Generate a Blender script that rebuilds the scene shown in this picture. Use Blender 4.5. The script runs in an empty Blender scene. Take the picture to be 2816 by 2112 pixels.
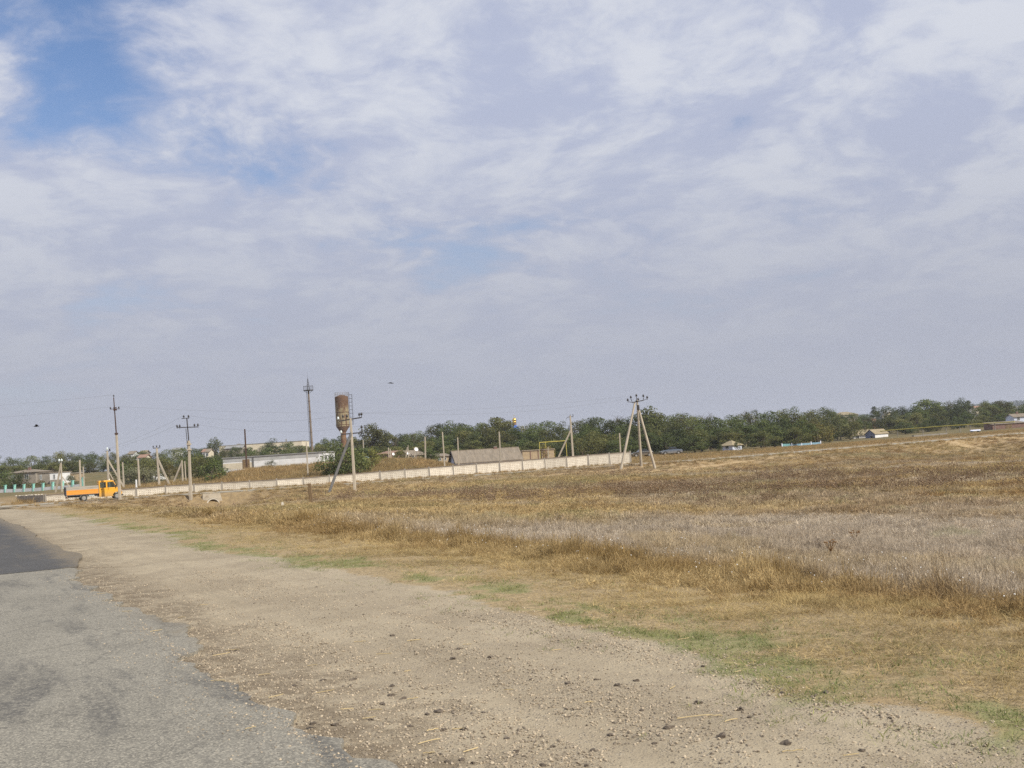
import bpy, bmesh, math, random
import numpy as np
from mathutils import Vector, Matrix

R = math.radians
scene = bpy.context.scene
col = scene.collection
random.seed(7)
rng = np.random.default_rng(11)

# ------------------------------------------------------------------ camera
F, IW, IH = 2887.0, 2816.0, 2112.0          # focal length and size of the photograph in pixels
EYE = 2.0
PITCH = math.atan(189 * math.cos(R(3.6)) / F)
ROLL = R(-3.6)
cam_rot = Matrix.Rotation(math.pi / 2 + PITCH, 3, 'X') @ Matrix.Rotation(ROLL, 3, 'Z')
cam_data = bpy.data.cameras.new('camera')
cam_data.sensor_width = 36.0
cam_data.lens = 36.0 * F / IW
cam_data.clip_start = 0.1
cam_data.clip_end = 20000
cam = bpy.data.objects.new('camera', cam_data)
cam.matrix_world = Matrix.Translation((0, 0, EYE)) @ cam_rot.to_4x4()
col.objects.link(cam)
scene.camera = cam

# ------------------------------------------------------------------ light and sky
SUN_EL, SUN_AZ = R(40), math.atan2(0.80, -0.60)      # azimuth from +Y towards +X
sun_dir = Vector((math.sin(SUN_AZ) * math.cos(SUN_EL), math.cos(SUN_AZ) * math.cos(SUN_EL), math.sin(SUN_EL)))
sl = bpy.data.lights.new('sun', 'SUN')
sl.energy = 4.6
sl.angle = R(0.6)
sl.color = (1.0, 0.95, 0.84)
so = bpy.data.objects.new('sun', sl)
so.rotation_euler = sun_dir.to_track_quat('Z', 'Y').to_euler()
so.location = (0, 0, 60)
col.objects.link(so)

scene.view_settings.view_transform = 'Standard'
scene.view_settings.look = 'None'
scene.view_settings.gamma = 1.0
scene.view_settings.exposure = -0.04
scene.view_settings.use_curve_mapping = False
scene.cycles.use_denoising = False
scene.cycles.max_bounces = 6
scene.cycles.transparent_max_bounces = 8
scene.cycles.volume_bounces = 0


class NT:
    """small helper to write node trees"""
    def __init__(self, tree):
        self.t = tree

    def n(self, typ, **kw):
        nd = self.t.nodes.new(typ)
        for k, v in kw.items():
            if k.startswith('i_'):
                key = k[2:]
                key = int(key) if key.isdigit() else key.replace('_', ' ')
                s = nd.inputs[key]
                if isinstance(v, bpy.types.NodeSocket):
                    self.t.links.new(v, s)
                else:
                    s.default_value = v
            else:
                setattr(nd, k, v)
        return nd

    def m(self, op, a, b=0.0, c=0.0, clamp=False):
        nd = self.t.nodes.new('ShaderNodeMath')
        nd.operation = op
        nd.use_clamp = clamp
        for i, v in enumerate((a, b, c)):
            if isinstance(v, bpy.types.NodeSocket):
                self.t.links.new(v, nd.inputs[i])
            else:
                nd.inputs[i].default_value = v
        return nd.outputs[0]

    def vm(self, op, a, b=(0, 0, 0)):
        nd = self.t.nodes.new('ShaderNodeVectorMath')
        nd.operation = op
        for i, v in enumerate((a, b)):
            if isinstance(v, bpy.types.NodeSocket):
                self.t.links.new(v, nd.inputs[i])
            elif op == 'SCALE' and i == 1:
                nd.inputs['Scale'].default_value = v
            else:
                nd.inputs[i].default_value = v
        return nd.outputs[0]

    def mix(self, fac, a, b, blend='MIX'):
        nd = self.t.nodes.new('ShaderNodeMix')
        nd.data_type = 'RGBA'
        nd.blend_type = blend
        nd.clamp_factor = True
        for s, v in ((nd.inputs[0], fac), (nd.inputs[6], a), (nd.inputs[7], b)):
            if isinstance(v, bpy.types.NodeSocket):
                self.t.links.new(v, s)
            else:
                if s.type == 'RGBA' and len(v) == 3:
                    v = (*v, 1)
                s.default_value = v
        return nd.outputs[2]

    def ss(self, x, lo, hi):
        nd = self.t.nodes.new('ShaderNodeMapRange')
        nd.interpolation_type = 'SMOOTHSTEP'
        self.t.links.new(x, nd.inputs[0])
        nd.inputs[1].default_value = lo
        nd.inputs[2].default_value = hi
        return nd.outputs[0]

    def noise(self, vec, scale, detail=4.0, rough=0.55, dist=0.0, out=0):
        nd = self.t.nodes.new('ShaderNodeTexNoise')
        if vec is not None:
            self.t.links.new(vec, nd.inputs['Vector'])
        nd.inputs['Scale'].default_value = scale
        nd.inputs['Detail'].default_value = detail
        nd.inputs['Roughness'].default_value = rough
        nd.inputs['Distortion'].default_value = dist
        return nd.outputs[out]

    def vor(self, vec, scale, feature='F1', out=0):
        nd = self.t.nodes.new('ShaderNodeTexVoronoi')
        nd.feature = feature
        self.t.links.new(vec, nd.inputs['Vector'])
        nd.inputs['Scale'].default_value = scale
        return nd.outputs[out]


world = bpy.data.worlds.new('World')
scene.world = world
world.use_nodes = True
wt = world.node_tree
wt.nodes.clear()
W = NT(wt)
SKY_OFF = (21.52, 12.62, 0.0)
sky = W.n('ShaderNodeTexSky', sky_type='NISHITA', sun_disc=False, sun_elevation=SUN_EL, sun_rotation=SUN_AZ,
          altitude=60.0, air_density=1.1, dust_density=0.7, ozone_density=3.0)
tc = W.n('ShaderNodeTexCoord')
vdir = W.vm('NORMALIZE', tc.outputs['Generated'])
sep = W.n('ShaderNodeSeparateXYZ', i_0=vdir)
vx, vy, vz = sep.outputs
den = W.m('ADD', W.m('MAXIMUM', vz, 0.0), 0.22)
pxy = W.n('ShaderNodeCombineXYZ', i_0=W.m('DIVIDE', vx, den), i_1=W.m('DIVIDE', vy, den), i_2=0.35).outputs[0]
wrp = W.vm('SCALE', W.vm('SUBTRACT', W.noise(pxy, 2.2, 3, 0.5, 0.0, 1), (0.5, 0.5, 0.5)), 0.5)
wrp.node.inputs['Scale'].default_value = 0.3
pw = W.vm('ADD', pxy, wrp)
big = W.noise(W.vm('ADD', pw, SKY_OFF), 1.25, 3, 0.5)
med = W.noise(W.vm('ADD', pw, (11.3, 2.9, 0.0)), 3.6, 6, 0.55)
fine = W.noise(W.vm('ADD', pw, (1.3, 5.9, 2.0)), 11.0, 6, 0.62)
cov = W.m('ADD', W.m('MULTIPLY', big, 0.60), W.m('ADD', W.m('MULTIPLY', med, 0.38), W.m('MULTIPLY', fine, 0.18)))
cov = W.m('ADD', cov, W.m('ADD', 0.084, W.m('MULTIPLY', vx, 0.09)))     # more cloud towards the east, clearer to the west
veil = W.ss(cov, 0.46, 0.61)
lum = W.m('ADD', W.m('MULTIPLY', med, 0.62), W.m('ADD', W.m('MULTIPLY', fine, 0.40), W.m('MULTIPLY', big, 0.22)))
puff = W.ss(lum, 0.53, 0.74)
cl = W.mix(puff, (4.95, 5.4, 6.95), (7.2, 7.45, 8.15))
skyc = W.mix(1.0, sky.outputs[0], (1.15, 1.18, 1.32), 'MULTIPLY')
c1 = W.mix(W.m('MULTIPLY', veil, 0.95), skyc, cl)
hz = W.m('SUBTRACT', 1.0, W.ss(vz, 0.02, 0.37))
c2 = W.mix(W.m('MULTIPLY', hz, 0.97), c1, (4.4, 4.62, 5.45))
bg = W.n('ShaderNodeBackground', i_Color=c2, i_Strength=0.1)
wo = W.n('ShaderNodeOutputWorld', i_Surface=bg.outputs[0])

# ------------------------------------------------------------------ pixel -> direction helpers
def ray(sx, sy):
    d = cam_rot @ Vector(((sx - IW / 2) / F, -(sy - IH / 2) / F, -1.0))
    return d / d.y


def at(sx, sy, Y):
    d = ray(sx, sy) * Y
    return Vector((d.x, d.y, d.z + EYE))


# side road runs along RV (its right edge is q = 0); cross road and concrete fence run along CD
RV = Vector((-0.4786, 0.878)); RN = Vector((0.878, 0.4786)); RQ0 = 2.5
CD = Vector((0.93277, 0.36047)); CN = Vector((0.36047, -0.93277)); C0 = Vector((-44.97, 134.33))


def on_line(sx, sy, t):
    """depth at which the column of a pixel meets the line t metres in front of the fence"""
    r = ray(sx, sy).x
    return (t + CN.dot(C0)) / (CN.x * r + CN.y)


def fence_pt(s, t):
    p = C0 + CD * s + CN * t
    return p.x, p.y


# ------------------------------------------------------------------ noise in numpy
def _hash(ix, iy, seed):
    h = (ix.astype(np.int64) * 374761393 + iy.astype(np.int64) * 668265263 + seed * 2147483647) & 0xffffffff
    h = ((h ^ (h >> 13)) * 1274126177) & 0xffffffff
    return ((h ^ (h >> 16)) & 0xffff) / 65535.0


def vnoise(x, y, seed=0):
    x = np.asarray(x, float); y = np.asarray(y, float)
    ix = np.floor(x); iy = np.floor(y)
    fx = x - ix; fy = y - iy
    fx = fx * fx * (3 - 2 * fx); fy = fy * fy * (3 - 2 * fy)
    a = _hash(ix, iy, seed); b = _hash(ix + 1, iy, seed); c = _hash(ix, iy + 1, seed); d = _hash(ix + 1, iy + 1, seed)
    return (a * (1 - fx) + b * fx) * (1 - fy) + (c * (1 - fx) + d * fx) * fy


def fbm(x, y, seed=0, octv=4):
    s = 0; a = 0.5; t = 0
    for o in range(octv):
        s = s + a * vnoise(x * 2 ** o + 17.3 * o, y * 2 ** o - 9.1 * o, seed + o)
        t += a; a *= 0.5
    return s / t


def sstep(x, lo, hi):
    t = np.clip((np.asarray(x, float) - lo) / (hi - lo), 0, 1)
    return t * t * (3 - 2 * t)


# ------------------------------------------------------------------ terrain height
def q_of(x, y):
    return RN.x * x + RN.y * y - RQ0


def p_of(x, y):
    return RV.x * x + RV.y * y


def st_of(x, y):
    dx = x - C0.x; dy = y - C0.y
    return CD.x * dx + CD.y * dy, CN.x * dx + CN.y * dy


def z_cross(s):
    return np.interp(s, [-60, -20, 0, 30, 75, 110, 145, 250, 600], [-0.1, -0.42, -0.45, -0.6, -0.66, -0.3, 0.1, 0.5, 1.0])


def z_side(p):
    return np.interp(p, [55, 130], [0.0, -0.45])


ctrl = []
for p in np.linspace(-40, 95, 10):                      # the side road lies level at z = 0
    for q in (-14, -6, 0, 6):
        v = RV * float(p) + RN * float(q + RQ0)
        ctrl.append((v.x, v.y, -0.0 if p < 80 else -0.15))
for px in [(855, 1385, 78), (976, 1351, 118), (902, 1352, 118), (1705, 1287, 140), (1803, 1288, 140), (1300, 1400, 58),
           (1300, 1335, 108), (1700, 1430, 45), (1700, 1350, 82), (2200, 1300, 105), (2200, 1400, 50), (2200, 1500, 29),
           (2750, 1252, 146), (2750, 1330, 72), (2750, 1450, 33), (2750, 1560, 19.5), (2400, 1260, 138), (2400, 1350, 72),
           (1000, 1400, 66), (600, 1408, 95), (560, 1412, 84), (590, 1413, 72), (2000, 1296, 134), (1500, 1310, 128)]:
    v = at(*px); ctrl.append(tuple(v))
for sx, sy, t in [(585, 1392, 15.0), (450, 1388, 17), (700, 1375, 17)]:
    v = at(sx, sy, on_line(sx, sy, t)); ctrl.append(tuple(v))
for s in range(-40, 300, 20):                           # the cross road corridor
    for t in (4, 10.5):
        x, y = fence_pt(s, t); ctrl.append((x, y, float(z_cross(s))))
for s in range(100, 260, 25):
    x, y = fence_pt(s, 38); ctrl.append((x, y, -2.5))
for px in [(700, 1293, 168), (850, 1282, 170), (1000, 1272, 172), (1090, 1267, 172), (1160, 1266, 172)]:   # bank behind the fence
    v = at(*px); ctrl.append((v.x, v.y, v.z))
for sx, Y, z in [(1245, 170, -0.2), (1245, 185, 0.2), (1350, 185, -0.2), (1550, 190, 0.0), (1750, 190, -0.4), (1900, 230, -0.2), (2370, 290, -0.25), (2700, 290, 0.7), (2816, 330, 1.0),
                 (500, 165, 0.6), (400, 160, 0.3), (250, 165, 0.3), (60, 200, 0.47), (60, 240, 2.4), (260, 262, 3.6), (450, 280, 2.8), (700, 290, 2.2), (1000, 260, 2.4),
                 (1400, 260, 1.4), (2000, 320, 0.8), (2400, 420, 2.0), (1000, 420, 5.0), (300, 420, 4.8), (0, 420, 4.4), (1700, 450, 3.0), (2700, 480, 3.5)]:
    v = at(sx, 1250, Y); ctrl.append((v.x, v.y, z))
for a in range(0, 360, 20):
    ctrl.append((700 * math.sin(R(a)), 700 * math.cos(R(a)), 4.0 if abs(math.cos(R(a))) > 0.3 else 1.5))
ctrl = np.array(ctrl)


def _U(r2):
    return 0.5 * r2 * np.log(np.maximum(r2, 1e-9))


_S = 100.0
_P = ctrl[:, :2] / _S
_n = len(_P)
_K = _U(((_P[:, None] - _P[None]) ** 2).sum(-1)) + np.eye(_n) * 0.0006
_M = np.zeros((_n + 3, _n + 3))
_M[:_n, :_n] = _K
_M[:_n, _n] = 1; _M[:_n, _n + 1:] = _P
_M[_n:, :_n] = _M[:_n, _n:].T
_w = np.linalg.solve(_M, np.concatenate([ctrl[:, 2], np.zeros(3)]))


_cv = at(586, 1385, on_line(586, 1385, 15.6))
CUL_S = float(st_of(_cv.x, _cv.y)[0]); CUL_Z = float(at(586, 1399, on_line(586, 1385, 15.6)).z)


def terrain(x, y):
    x = np.atleast_1d(np.asarray(x, float)).ravel(); y = np.atleast_1d(np.asarray(y, float)).ravel()
    z = np.empty(len(x))
    for i in range(0, len(x), 20000):
        X = x[i:i + 20000]; Y = y[i:i + 20000]
        k = _U((X[:, None] / _S - _P[None, :, 0]) ** 2 + (Y[:, None] / _S - _P[None, :, 1]) ** 2)
        z[i:i + 20000] = k @ _w[:_n] + _w[_n] + _w[_n + 1] * X / _S + _w[_n + 2] * Y / _S
    d = np.hypot(x, y)
    far = sstep(d, 450, 680)
    hill = 40 * sstep(x, 150, 1500) * np.exp(-((y - 3300 + 260 * np.sin(x / 900.0)) / 800.0) ** 2) * (0.75 + 0.35 * fbm(x / 700, y / 700, 5)) * sstep(d, 900, 2600)
    z = z * (1 - far) + far * (4.0 + 3 * fbm(x / 400, y / 400, 3)) + hill
    # local unevenness of the field, flat on the side road
    q = q_of(x, y)
    fld = sstep(q, 7.0, 10.0)
    near = 1 - sstep(d, 60, 400)
    z = z + near * fld * ((fbm(x / 6, y / 6, 21) - 0.5) * 0.35 + (fbm(x / 1.6, y / 1.6, 22, 3) - 0.5) * 0.10)
    strip = sstep(q, 0.0, 1.0) * (1 - sstep(d, 50, 120))
    rut = np.exp(-((q - 1.25 - 0.25 * np.sin(p_of(x, y) / 7.0)) / 0.22) ** 2) + np.exp(-((q - 2.75 - 0.25 * np.sin(p_of(x, y) / 7.0)) / 0.22) ** 2) - 0.5 * np.exp(-((q - 2.0 - 0.25 * np.sin(p_of(x, y) / 7.0)) / 0.35) ** 2)
    z = z + strip * ((fbm(x / 1.8, y / 1.8, 31) - 0.5) * 0.06 - 0.02)
    s, t = st_of(x, y)
    # side road and its verge
    p = p_of(x, y)
    a = (1 - sstep(np.abs(q + 3.5), 4.6, 9.5)) * (1 - sstep(p, 122, 132)) * sstep(p, -60, -50)
    z = z * (1 - a) + a * (z_side(p) - 0.02 + strip * ((fbm(x / 1.1, y / 1.1, 33) - 0.5) * 0.06 - 0.028 * rut * (0.4 + fbm(x / 3, y / 3, 35))))
    # cross road bench
    c = sstep(t, 3.0, 6.0) * (1 - sstep(t, 15.0, 20.0)) * sstep(s, -70, -50) * (1 - sstep(s, 260, 300))
    bench = z_cross(s) - 0.07 - 0.35 * sstep(t, 14.0, 17.0)
    z = z * (1 - c) + c * bench
    dt = np.clip(1.5 * np.exp(-((s - CUL_S) / 4.2) ** 2 - ((t - 20.0) / 6.0) ** 2), 0, 1) * sstep(t, 15.2, 16.0)
    z = z * (1 - dt) + dt * (CUL_Z + 0.12)
    w = (1 - sstep(np.abs(t - 1.5), 2.0, 4.5)) * sstep(s, -40, -28) * (1 - sstep(s, 100, 115))
    z = z * (1 - w) + w * (z_cross(s) - 0.02 + 0.12 * (fbm(x / 2.0, y / 2.0, 41) - 0.5))
    return z


def tz(x, y):
    return float(terrain([x], [y])[0])


# ------------------------------------------------------------------ mesh helpers
class MB:
    def __init__(self):
        self.v = []; self.f = []

    def add(self, vs, fs):
        o = len(self.v)
        self.v += [tuple(a) for a in vs]
        self.f += [tuple(i + o for i in f) for f in fs]
        return self

    def box(self, x0, x1, y0, y1, z0, z1):
        vs = [(x, y, z) for z in (z0, z1) for y in (y0, y1) for x in (x0, x1)]
        return self.add(vs, [(0, 2, 3, 1), (4, 5, 7, 6), (0, 1, 5, 4), (2, 6, 7, 3), (0, 4, 6, 2), (1, 3, 7, 5)])

    def bar(self, p0, p1, w, h=None, up=(0, 0, 1)):
        """square bar between two points"""
        h = h or w
        p0 = Vector(p0); p1 = Vector(p1); d = (p1 - p0).normalized(); up = Vector(up)
        if abs(d.dot(up)) > 0.95: up = Vector((1, 0, 0))
        a = d.cross(up).normalized() * (w / 2); b = a.normalized().cross(d).normalized() * (h / 2)
        vs = [p + sa * a + sb * b for p in (p0, p1) for sa, sb in ((-1, -1), (1, -1), (1, 1), (-1, 1))]
        return self.add(vs, [(0, 1, 2, 3), (7, 6, 5, 4), (0, 4, 5, 1), (1, 5, 6, 2), (2, 6, 7, 3), (3, 7, 4, 0)])

    def tube(self, p0, p1, r0, r1=None, n=8, cap=True):
        r1 = r0 if r1 is None else r1
        p0 = Vector(p0); p1 = Vector(p1); d = (p1 - p0).normalized()
        up = Vector((0, 0, 1)) if abs(d.z) < 0.95 else Vector((1, 0, 0))
        a = d.cross(up).normalized(); b = a.cross(d).normalized()
        vs = []
        for p, r in ((p0, r0), (p1, r1)):
            for i in range(n):
                t = 2 * math.pi * (i + 0.5) / n
                vs.append(p + (a * math.cos(t) + b * math.sin(t)) * r)
        fs = [(i, i + n, (i + 1) % n + n, (i + 1) % n) for i in range(n)]
        if cap:
            fs += [tuple(range(n)), tuple(reversed(range(n, 2 * n)))]
        return self.add(vs, fs)

    def lathe(self, prof, n=24, c=(0, 0, 0), cap=True):
        vs = []
        for r, z in prof:
            for i in range(n):
                t = 2 * math.pi * i / n
                vs.append((c[0] + r * math.cos(t), c[1] + r * math.sin(t), c[2] + z))
        fs = []
        for k in range(len(prof) - 1):
            for i in range(n):
                j = (i + 1) % n
                fs.append((k * n + i, k * n + j, (k + 1) * n + j, (k + 1) * n + i))
        if cap:
            fs.append(tuple(reversed(range(n))))
            fs.append(tuple(range((len(prof) - 1) * n, len(prof) * n)))
        return self.add(vs, fs)

    def prism(self, poly, axis, a0, a1):
        """extrude a 2D polygon along an axis (0=x: poly is (y,z); 1=y: poly is (x,z); 2=z: poly is (x,y))"""
        def mk(p, a):
            return (a, p[0], p[1]) if axis == 0 else ((p[0], a, p[1]) if axis == 1 else (p[0], p[1], a))
        n = len(poly)
        vs = [mk(p, a0) for p in poly] + [mk(p, a1) for p in poly]
        fs = [tuple(range(n)), tuple(reversed(range(n, 2 * n)))] + [(i, (i + 1) % n, (i + 1) % n + n, i + n) for i in range(n)]
        return self.add(vs, fs)

    def mesh(self, name, mat, smooth=False):
        me = bpy.data.meshes.new(name)
        me.from_pydata([tuple(v) for v in self.v], [], self.f)
        bm = bmesh.new(); bm.from_mesh(me)
        bmesh.ops.recalc_face_normals(bm, faces=bm.faces)
        bm.to_mesh(me); bm.free()
        if mat: me.materials.append(mat)
        if smooth:
            me.shade_smooth()
            try: me.set_sharp_from_angle(angle=R(40))
            except Exception: pass
        return me

    def build(self, name, mat, parent=None, smooth=False, bevel=0.0):
        o = bpy.data.objects.new(name, self.mesh(name, mat, smooth))
        col.objects.link(o)
        if parent: o.parent = parent
        if bevel:
            b = o.modifiers.new('bevel', 'BEVEL'); b.width = bevel; b.segments = 2; b.limit_method = 'ANGLE'
        return o


def tag(o, label, cat, group=None, kind=None):
    if label: o['label'] = label
    if cat: o['category'] = cat
    if group: o['group'] = group
    if kind: o['kind'] = kind
    return o


def thing(name, label, cat, loc=(0, 0, 0), rz=0.0, group=None):
    o = bpy.data.objects.new(name, None)
    o.empty_display_size = 0.3
    o.location = loc; o.rotation_euler = (0, 0, rz)
    col.objects.link(o)
    return tag(o, label, cat, group)


def copy_tree(o, parent=None):
    c = o.copy(); col.objects.link(c); c.parent = parent
    for ch in o.children: copy_tree(ch, c)
    return c


def struct(name, mesh):
    o = bpy.data.objects.new(name, mesh); col.objects.link(o); o['kind'] = 'structure'
    return o


# ------------------------------------------------------------------ materials
def newmat(name):
    m = bpy.data.materials.new(name); m.use_nodes = True
    t = m.node_tree; t.nodes.clear()
    n = NT(t)
    b = n.n('ShaderNodeBsdfPrincipled')
    o = n.n('ShaderNodeOutputMaterial', i_Surface=b.outputs[0])
    b.inputs['Roughness'].default_value = 0.85
    b.inputs['Specular IOR Level'].default_value = 0.25
    return m, n, b


def mat(name, c1, c2=None, scale=3.0, rough=0.85, metal=0.0, bump=0.0, dirt=None, dscale=1.2, dlo=0.5, dhi=0.72, spec=0.25, rnd=0.0, stretch=None):
    """two tones mixed by noise, optional dirt patches of a third colour, optional per-object shade"""
    m, n, b = newmat(name)
    tcn = n.n('ShaderNodeTexCoord').outputs['Object']
    if stretch: tcn = n.vm('MULTIPLY', tcn, stretch)
    c2 = c2 or tuple(x * 0.8 for x in c1)
    nz = n.noise(tcn, scale, 6, 0.6)
    c = n.mix(n.ss(nz, 0.35, 0.65), c1, c2)
    if dirt:
        c = n.mix(n.ss(n.noise(tcn, dscale, 7, 0.65, 0.4), dlo, dhi), c, dirt)
    if rnd:
        rv = n.n('ShaderNodeObjectInfo').outputs['Random']
        k = n.m('ADD', n.m('MULTIPLY', rv, 2 * rnd), 1 - rnd)
        c = n.mix(1.0, c, n.n('ShaderNodeCombineXYZ', i_0=k, i_1=k, i_2=k).outputs[0], 'MULTIPLY')
    n.t.links.new(c, b.inputs['Base Color'])
    b.inputs['Roughness'].default_value = rough
    b.inputs['Metallic'].default_value = metal
    b.inputs['Specular IOR Level'].default_value = spec
    if bump:
        bp = n.n('ShaderNodeBump', i_Strength=bump, i_Distance=0.02, i_Height=n.noise(tcn, scale * 6, 5, 0.6))
        n.t.links.new(bp.outputs[0], b.inputs['Normal'])
    return m

# ================================================================== ground
def gray_mask(x, y):
    """where the dead grey weeds grow instead of the golden grass"""
    q = q_of(x, y); p = p_of(x, y); qf = q - 7.5
    n1 = fbm(x / 7, y / 7, 51); n2 = fbm(x / 30, y / 9, 53)
    a = sstep(qf + (n1 - 0.5) * 3.5, 1.0, 3.2) * (1 - sstep(qf - 0.35 * x + (n1 - 0.5) * 14, 16, 27)) * (1 - sstep(p + (n1 - 0.5) * 18, 28, 46))
    b = sstep(n2, 0.55, 0.66) * sstep(y, 55, 70) * (1 - sstep(y, 118, 135)) * 0.75
    return np.clip(a * (0.6 + 0.6 * n1) * 1.1 + b, 0, 1)


def gravel_edge(x, y):
    p = p_of(x, y)
    return 3.85 + (fbm(p / 5, p * 0 + 3, 61) - 0.5) * 1.2 + (fbm(x / 0.9, y / 0.9, 62) - 0.5) * 1.3


def green_mask(x, y):
    q = q_of(x, y); p = p_of(x, y)
    e = gravel_edge(x, y)
    band = np.exp(-((q - e - 0.35) / 0.6) ** 2) + 0.28 * np.exp(-((q - 5.2) / 1.0) ** 2)
    m = sstep(fbm(p / 1.7, q / 0.5, 73), 0.37, 0.50) * (0.35 + 0.65 * sstep(fbm(p / 0.5, q / 0.25, 75), 0.40, 0.60))
    return np.clip(band * m * (1 - sstep(p, 60, 85)), 0, 1)


def path_mask(x, y):
    """worn earth tracks down the road embankment"""
    m = np.zeros_like(x)
    for (x0, y0, x1, y1, wd) in [(*fence_pt(128, 12), *fence_pt(150, 28), 1.2), (*fence_pt(120, 12), *fence_pt(129, 25), 1.1), (*fence_pt(114, 13), *fence_pt(112, 22), 0.9), (*fence_pt(62, 15), *fence_pt(20, 30), 0.6), (*fence_pt(85, 16), *fence_pt(50, 23), 0.6)]:
        dx, dy = x1 - x0, y1 - y0
        u = np.clip(((x - x0) * dx + (y - y0) * dy) / (dx * dx + dy * dy), 0, 1)
        m = np.maximum(m, 1 - sstep(np.hypot(x - x0 - u * dx, y - y0 - u * dy), wd * 0.6, wd * 1.8))
    return m


def axis(parts):
    out = []
    for a, b, st in parts:
        out += list(np.arange(a, b - 1e-6, st))
    return np.array(out)


def geo(a, b, first, g):
    out = []; st = first; v = a
    while v < b:
        out.append(v); v += st; st *= g
    out.append(b)
    return out


gx = np.array(sorted([-v for v in geo(150, 6000, 2.2, 1.16)] + list(axis([(-150, -28, 1.6), (-28, 22, 0.30), (22, 150, 1.6)])) + geo(150, 6000, 2.2, 1.16)))
gy = np.array(sorted([-v for v in geo(20, 6000, 2.0, 1.3)] + list(axis([(-20, 2, 1.0), (2, 42, 0.28), (42, 240, 1.5)])) + geo(240, 6000, 2.2, 1.12)))
GX, GY = np.meshgrid(gx, gy)
nx, ny = len(gx), len(gy)
X = GX.ravel(); Y = GY.ravel()
Z = terrain(X, Y)
idx = np.arange(nx * ny).reshape(ny, nx)
quads = np.stack([idx[:-1, :-1], idx[:-1, 1:], idx[1:, 1:], idx[1:, :-1]], -1).reshape(-1, 4)
me = bpy.data.meshes.new('ground')
me.vertices.add(nx * ny)
me.vertices.foreach_set('co', np.stack([X, Y, Z], -1).ravel().astype(np.float32))
me.loops.add(len(quads) * 4)
me.loops.foreach_set('vertex_index', quads.ravel().astype(np.int32))
me.polygons.add(len(quads))
me.polygons.foreach_set('loop_start', (np.arange(len(quads)) * 4).astype(np.int32))
me.update(calc_edges=True)
me.shade_smooth()
Q = q_of(X, Y); S_, T_ = st_of(X, Y); P_ = p_of(X, Y); D_ = np.hypot(X, Y)
ge = gravel_edge(X, Y)
m_grav = 1 - sstep(Q - ge, -0.3, 0.4)
m_grav = np.maximum(m_grav, (1 - sstep(np.abs(T_ - 10.5), 3.0, 4.2)) * (S_ > -70))
m_green = green_mask(X, Y)
m_gray = gray_mask(X, Y)
m_straw = sstep(Q, 3.0, 4.2) * (1 - sstep(Q, 7.6, 9.5)) * (1 - sstep(P_, 95, 120))
m_village = sstep(-T_, 26, 55) * sstep(D_, 120, 160)
paths = path_mask(X, Y)
sandy = np.clip(sstep(T_, 13.5, 15) * (1 - sstep(T_, 24, 34)) * sstep(S_, 40, 60) * sstep(fbm(X / 9, Y / 9, 81), 0.45, 0.62) * 0.5, 0, 1)
a1 = me.color_attributes.new('mask_a', 'FLOAT_COLOR', 'POINT')
a1.data.foreach_set('color', np.stack([m_grav, m_green, m_gray, np.ones_like(X)], -1).ravel().astype(np.float32))
a2 = me.color_attributes.new('mask_b', 'FLOAT_COLOR', 'POINT')
a2.data.foreach_set('color', np.stack([m_straw, m_village, np.maximum(paths, sandy), np.ones_like(X)], -1).ravel().astype(np.float32))

gm, n, b = newmat('ground_soil')
pos = n.n('ShaderNodeNewGeometry').outputs['Position']
A = n.n('ShaderNodeSeparateColor', i_0=n.n('ShaderNodeAttribute', attribute_name='mask_a').outputs['Color']).outputs
B = n.n('ShaderNodeSeparateColor', i_0=n.n('ShaderNodeAttribute', attribute_name='mask_b').outputs['Color']).outputs
n1 = n.noise(pos, 0.35, 5, 0.6); n2 = n.noise(pos, 2.2, 6, 0.62); n3 = n.noise(pos, 14.0, 5, 0.65); n4 = n.noise(pos, 60.0, 3, 0.6)
# bare field earth with straw
c_field = n.mix(n.ss(n2, 0.35, 0.65), (0.34, 0.245, 0.13), (0.25, 0.18, 0.10))
c_gray = n.mix(n.ss(n2, 0.35, 0.65), (0.37, 0.30, 0.215), (0.30, 0.245, 0.18))
c = n.mix(A[2], c_field, c_gray)
straw = n.mix(n.ss(n3, 0.34, 0.66), (0.46, 0.35, 0.20), (0.27, 0.205, 0.12))
straw = n.mix(n.m('MULTIPLY', n.ss(n.noise(pos, 5.0, 6, 0.7), 0.5, 0.66), 0.5), straw, (0.22, 0.17, 0.095))
c = n.mix(n.m('MULTIPLY', B[0], n.m('ADD', 0.55, n.m('MULTIPLY', n.ss(n2, 0.25, 0.55), 0.45))), c, straw)
c = n.mix(n.m('MULTIPLY', B[1], 0.85), c, n.mix(n.ss(n1, 0.4, 0.6), (0.11, 0.105, 0.045), (0.19, 0.145, 0.07)))
c = n.mix(B[2], c, n.mix(n2, (0.52, 0.38, 0.21), (0.42, 0.30, 0.16)))
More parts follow.
